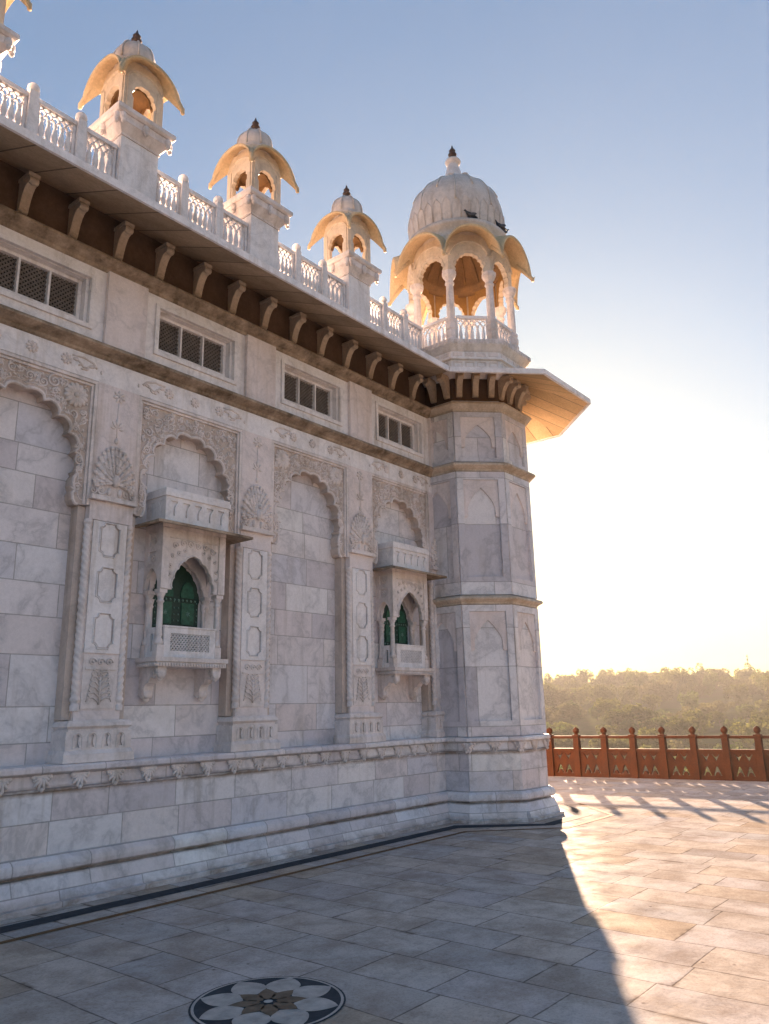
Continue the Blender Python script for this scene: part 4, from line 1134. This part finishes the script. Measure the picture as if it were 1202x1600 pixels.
def fpanel(y):
    yc = y-SP/2; hw = SP/2-.07
    TT = lambda u, w, d: (FX(yc)-.03+d+u*.152, yc-u, w)
    k = MB()
    holes = [shape_y(u, .37) for u in (-.10, .10)] + [shape_a(u, .09) for u in (-.10, .10)]
    k.plate([(-hw, .03), (hw, .03), (hw, .56), (-hw, .56)], holes, TT, 0, .06, True)
    P = [TT(u, w, d) for u in (-hw, hw) for w in (.56, .625) for d in (-.02, .08)]
    k.add(P, [(0, 1, 3, 2), (4, 6, 7, 5), (0, 4, 5, 1), (2, 3, 7, 6), (0, 2, 6, 4), (1, 5, 7, 3)])
    P = [TT(u, w, d) for u in (-hw, hw) for w in (0, .03) for d in (-.015, .075)]
    k.add(P, [(0, 1, 3, 2), (4, 6, 7, 5), (0, 4, 5, 1), (2, 3, 7, 6), (0, 2, 6, 4), (1, 5, 7, 3)])
    return k.build('panel', MA['red'], FE, (FX(yc), yc, 0))
def frail(y):
    yc = y-SP/2; hw = SP/2-.055
    TT = lambda u, w, d: (FX(yc)-.03+d+u*.152, yc-u, w)
    k = MB(); P = [TT(u, w, d) for u in (-hw, hw) for w in (.845, .905) for d in (0, .06)]
    k.add(P, [(0, 1, 3, 2), (4, 6, 7, 5), (0, 4, 5, 1), (2, 3, 7, 6), (0, 2, 6, 4), (1, 5, 7, 3)])
    return k.build('rail', MA['red'], FE, (FX(yc), yc, .87))
pp, rr_ = fpanel(ys[0]), frail(ys[0])
for y in ys[1:-1]:
    dlt = (FX(y)-FX(ys[0]), y-ys[0], 0); copy_tree(pp, dlt, FE); copy_tree(rr_, dlt, FE)

# ------------------------------------------------------------------ pigeons on the dome's ring
def pigeon(px, rz, lift, label):
    """one continuous body lofted along the spine (head at +x)"""
    st = [(-.19, -.015, .006, .022), (-.15, .0, .016, .036), (-.10, .02, .036, .05), (-.04, .045, .055, .062), (.02, .062, .06, .062), (.065, .085+lift*.2, .048, .048),
          (.09, .115+lift*.6, .034, .034), (.105, .145+lift, .029, .029), (.122, .162+lift, .029, .027), (.140, .163+lift, .02, .019), (.152, .158+lift, .009, .008), (.168, .152+lift, .004, .004)]
    n = 10; v, f = [], []
    for x, z, hz, hy in st:
        for i in range(n): a = 2*PI*i/n; v.append((x, hy*cos(a), z+hz*sin(a)))
    for j in range(len(st)-1):
        for i in range(n): f.append((j*n+i, j*n+(i+1) % n, (j+1)*n+(i+1) % n, (j+1)*n+i))
    f += [tuple(range(n)), tuple(reversed(range((len(st)-1)*n, len(st)*n)))]
    mb = MB(); mb.add(v, f, True)
    o = mb.build('pigeon', MA['pigeon']); tag(o, label, 'bird', 'pigeons on the dome')
    for sgn in (-1, 1):
        w = MB(); w.ell((-.05, sgn*.052, .05), .11, .014, .042, .22, 10, 6); w.build('wing', MA['pigeon_wing'], o)
        l = MB(); l.tube([(.0, sgn*.02, .02), (.005, sgn*.02, -.05)], .006, 5); l.tube([(.005, sgn*.02, -.05), (.035, sgn*.022, -.052)], .004, 4); l.build('leg', MA['finial'], o)
    o.scale = (.72, .72, .72); o.location = (px[0], px[1], px[2]-.012); o.rotation_euler = (0, 0, rz); WLOC[o.name] = Vector(px)
    return o
def on_ring(phi, r=.915, z=9.988): return (PCN[0]+r*cos(phi), PCN[1]+r*sin(phi), z)
pigeon(on_ring(R(-131)), R(142), 0, 'dark pigeon hunched on the ring under the middle of the large dome')
pigeon(on_ring(R(-88)), R(150), .02, 'dark pigeon with head raised near the right end of the dome ring')
pigeon(on_ring(R(-74)), R(-20), 0, 'dark pigeon rightmost on the dome ring, at the edge of the dome')

# ------------------------------------------------------------------ trees and scrub on the hillside
def crown_mesh(seed, lobes, rx, rz, leaves, ls):
    r2 = random.Random(seed); mb = MB(); Ls = []
    for i in range(lobes):
        a = r2.uniform(0, 6.28); q = r2.uniform(.15, .75)
        Ls.append((rx*q*cos(a), rx*q*sin(a), rz*r2.uniform(.25, .85), r2.uniform(.28, .5)*rx, r2.uniform(.2, .36)*rz))
    for i in range(leaves):
        lx, ly, lz, lr, lh = r2.choice(Ls)
        while True:
            d = Vector((r2.uniform(-1, 1), r2.uniform(-1, 1), r2.uniform(-1, 1)))
            if .1 < d.length < 1: break
        d = d.normalized()*d.length**.45
        c_ = Vector((lx+d.x*lr, ly+d.y*lr, max(.1, lz+d.z*lh)))
        s_ = ls*r2.uniform(.55, 1.35)
        e1 = Vector((r2.uniform(-1, 1), r2.uniform(-1, 1), r2.uniform(-.7, .7))).normalized(); e2 = e1.cross(Vector((r2.uniform(-1, 1), r2.uniform(-1, 1), r2.uniform(-1, 1)))).normalized()
        mb.add([c_-e1*s_, c_+e2*s_*.55, c_+e1*s_, c_-e2*s_*.55], [(0, 1, 2, 3)])
    return mb
def trunk_mesh(seed, h, r):
    r2 = random.Random(seed); mb = MB()
    top = (r2.uniform(-.3, .3), r2.uniform(-.3, .3), h)
    mb.tube([(0, 0, -.6), (top[0]*.3, top[1]*.3, h*.45), top], r, 6, lambda t: 1-.5*t)
    for k in range(4):
        a = k*PI/2+r2.uniform(-.5, .5); l = h*r2.uniform(.5, .8)
        mb.tube([(top[0]*.4, top[1]*.4, h*.55), (cos(a)*l*.5, sin(a)*l*.5, h*.95), (cos(a)*l, sin(a)*l, h*1.3)], r*.5, 5, lambda t: 1-.6*t)
    return mb
KIND = []
for s_, (lob, rx, rz, lv, ls, th, mat, nm) in enumerate(((12, 3.2, 5.6, 1500, .30, 2.2, 'leaf_a', 'tree'), (9, 2.4, 6.8, 1300, .28, 2.6, 'leaf_c', 'tree'), (14, 3.8, 4.6, 1600, .30, 1.8, 'leaf_b', 'tree'),
                                                        (10, 2.2, 2.4, 1000, .22, .7, 'leaf_c', 'bush'), (12, 2.8, 2.0, 1100, .22, .6, 'leaf_b', 'bush'), (9, 2.0, 2.8, 1000, .22, .8, 'leaf_a', 'bush'))):
    cm = crown_mesh(100+s_, lob, rx, rz, lv, ls); tm = trunk_mesh(200+s_, th, .06*rx)
    KIND.append((cm, tm, mat, nm))
PROTO = {}
def plant(k, x, y, sc, label, group):
    cm, tm, mat, nm = KIND[k]
    if k not in PROTO:
        t_ = tm.build(nm, MA['bark'])
        c_ = cm.build('crown', MA[mat], t_, None, False)
        PROTO[k] = t_; o = t_
        t_.name = nm; 
    else:
        o = PROTO[k].copy(); COL.objects.link(o)
        for ch in PROTO[k].children:
            q = ch.copy(); COL.objects.link(q); q.parent = o
    o.location = (x, y, ground(x, y)); o.scale = (sc, sc, sc*rnd.uniform(.85, 1.1)); o.rotation_euler = (0, 0, rnd.uniform(0, 6.28))
    tag(o, label, nm, group); return o
def polar(az, r): return (r*cos(R(az)), r*sin(R(az)))
for k, az, r, sc, lab in ((0, 19.2, 235, 1.25, 'rounded tree standing highest on the ridge, left of the twin crowns'), (1, 17.6, 250, 1.0, 'taller left crown of the pair on the ridge'),
                          (2, 16.6, 248, 1.2, 'broad low crown right of the pair on the ridge'), (0, 25.9, 240, .95, 'small rounded tree alone on the ridge near the tower'),
                          (2, 23.2, 255, 1.1, 'spreading tree on the ridge between the lone tree and the highest one')):
    plant(k, *polar(az, r), sc, lab, 'trees on the ridge')
n_t = 0
while n_t < 165:
    az, r = rnd.uniform(9, 33), 185+105*rnd.random()**.8
    plant(rnd.choice((0, 0, 1, 2, 2)), *polar(az, r), rnd.uniform(.6, 1.0), 'olive green tree in the hazy wood covering the far slope', 'trees on the far slope'); n_t += 1
n_b = 0
while n_b < 140:
    az, r = rnd.uniform(8, 34), 70+105*rnd.random()
    x, y = polar(az, r)
    if mnoise.noise(Vector((x*.03, y*.03, 8))) < -.08: continue
    plant(rnd.choice((3, 4, 5)), x, y, rnd.uniform(.55, 1.25), 'low scrub bush on the rocky ground beyond the fence', 'bushes below the slope'); n_b += 1
for i in range(40):      # trees all round, for other viewpoints
    az, r = rnd.uniform(40, 368), rnd.uniform(150, 290)
    plant(rnd.choice((0, 1, 2)), *polar(az, r), rnd.uniform(.6, 1.1), 'olive green tree in the hazy wood covering the far slope', 'trees on the far slope')
mx, my = polar(14.5, 262); mz = ground(mx, my)
ms = MB(); ms.tube([(mx, my, mz), (mx, my, mz+9.5)], .10, 5); ms.box(mx-.3, mx+.3, my-.25, my+.25, mz+7.6, mz+8.2); ms.box(mx-.25, mx+.25, my-.25, my+.25, mz+8.7, mz+9.1)
tag(ms.build('mast', MA['mast'], None, (mx, my, mz)), 'thin pale mast rising above the ridge at far right', 'mast')

# ------------------------------------------------------------------ haze over the land
hz = MB(); hz.box(-480, 490, -480, 490, -14, 24)
hm = bpy.data.materials.new('haze'); hm.use_nodes = True; hn, hl = hm.node_tree.nodes, hm.node_tree.links; hn.clear()
ho = hn.new('ShaderNodeOutputMaterial'); hv = hn.new('ShaderNodeVolumePrincipled'); hl.new(hv.outputs[0], ho.inputs['Volume'])
hv.inputs['Density'].default_value = .00075; hv.inputs['Color'].default_value = (.93, .9, .85, 1); hv.inputs['Anisotropy'].default_value = .1
HZ = hz.build('haze', hm); tag(HZ, kind='stuff')
SC.cycles.volume_bounces = 0; SC.cycles.max_bounces = 8; SC.cycles.diffuse_bounces = 4; SC.cycles.use_denoising = True
SC.cycles.use_adaptive_sampling = True; SC.cycles.adaptive_threshold = .02
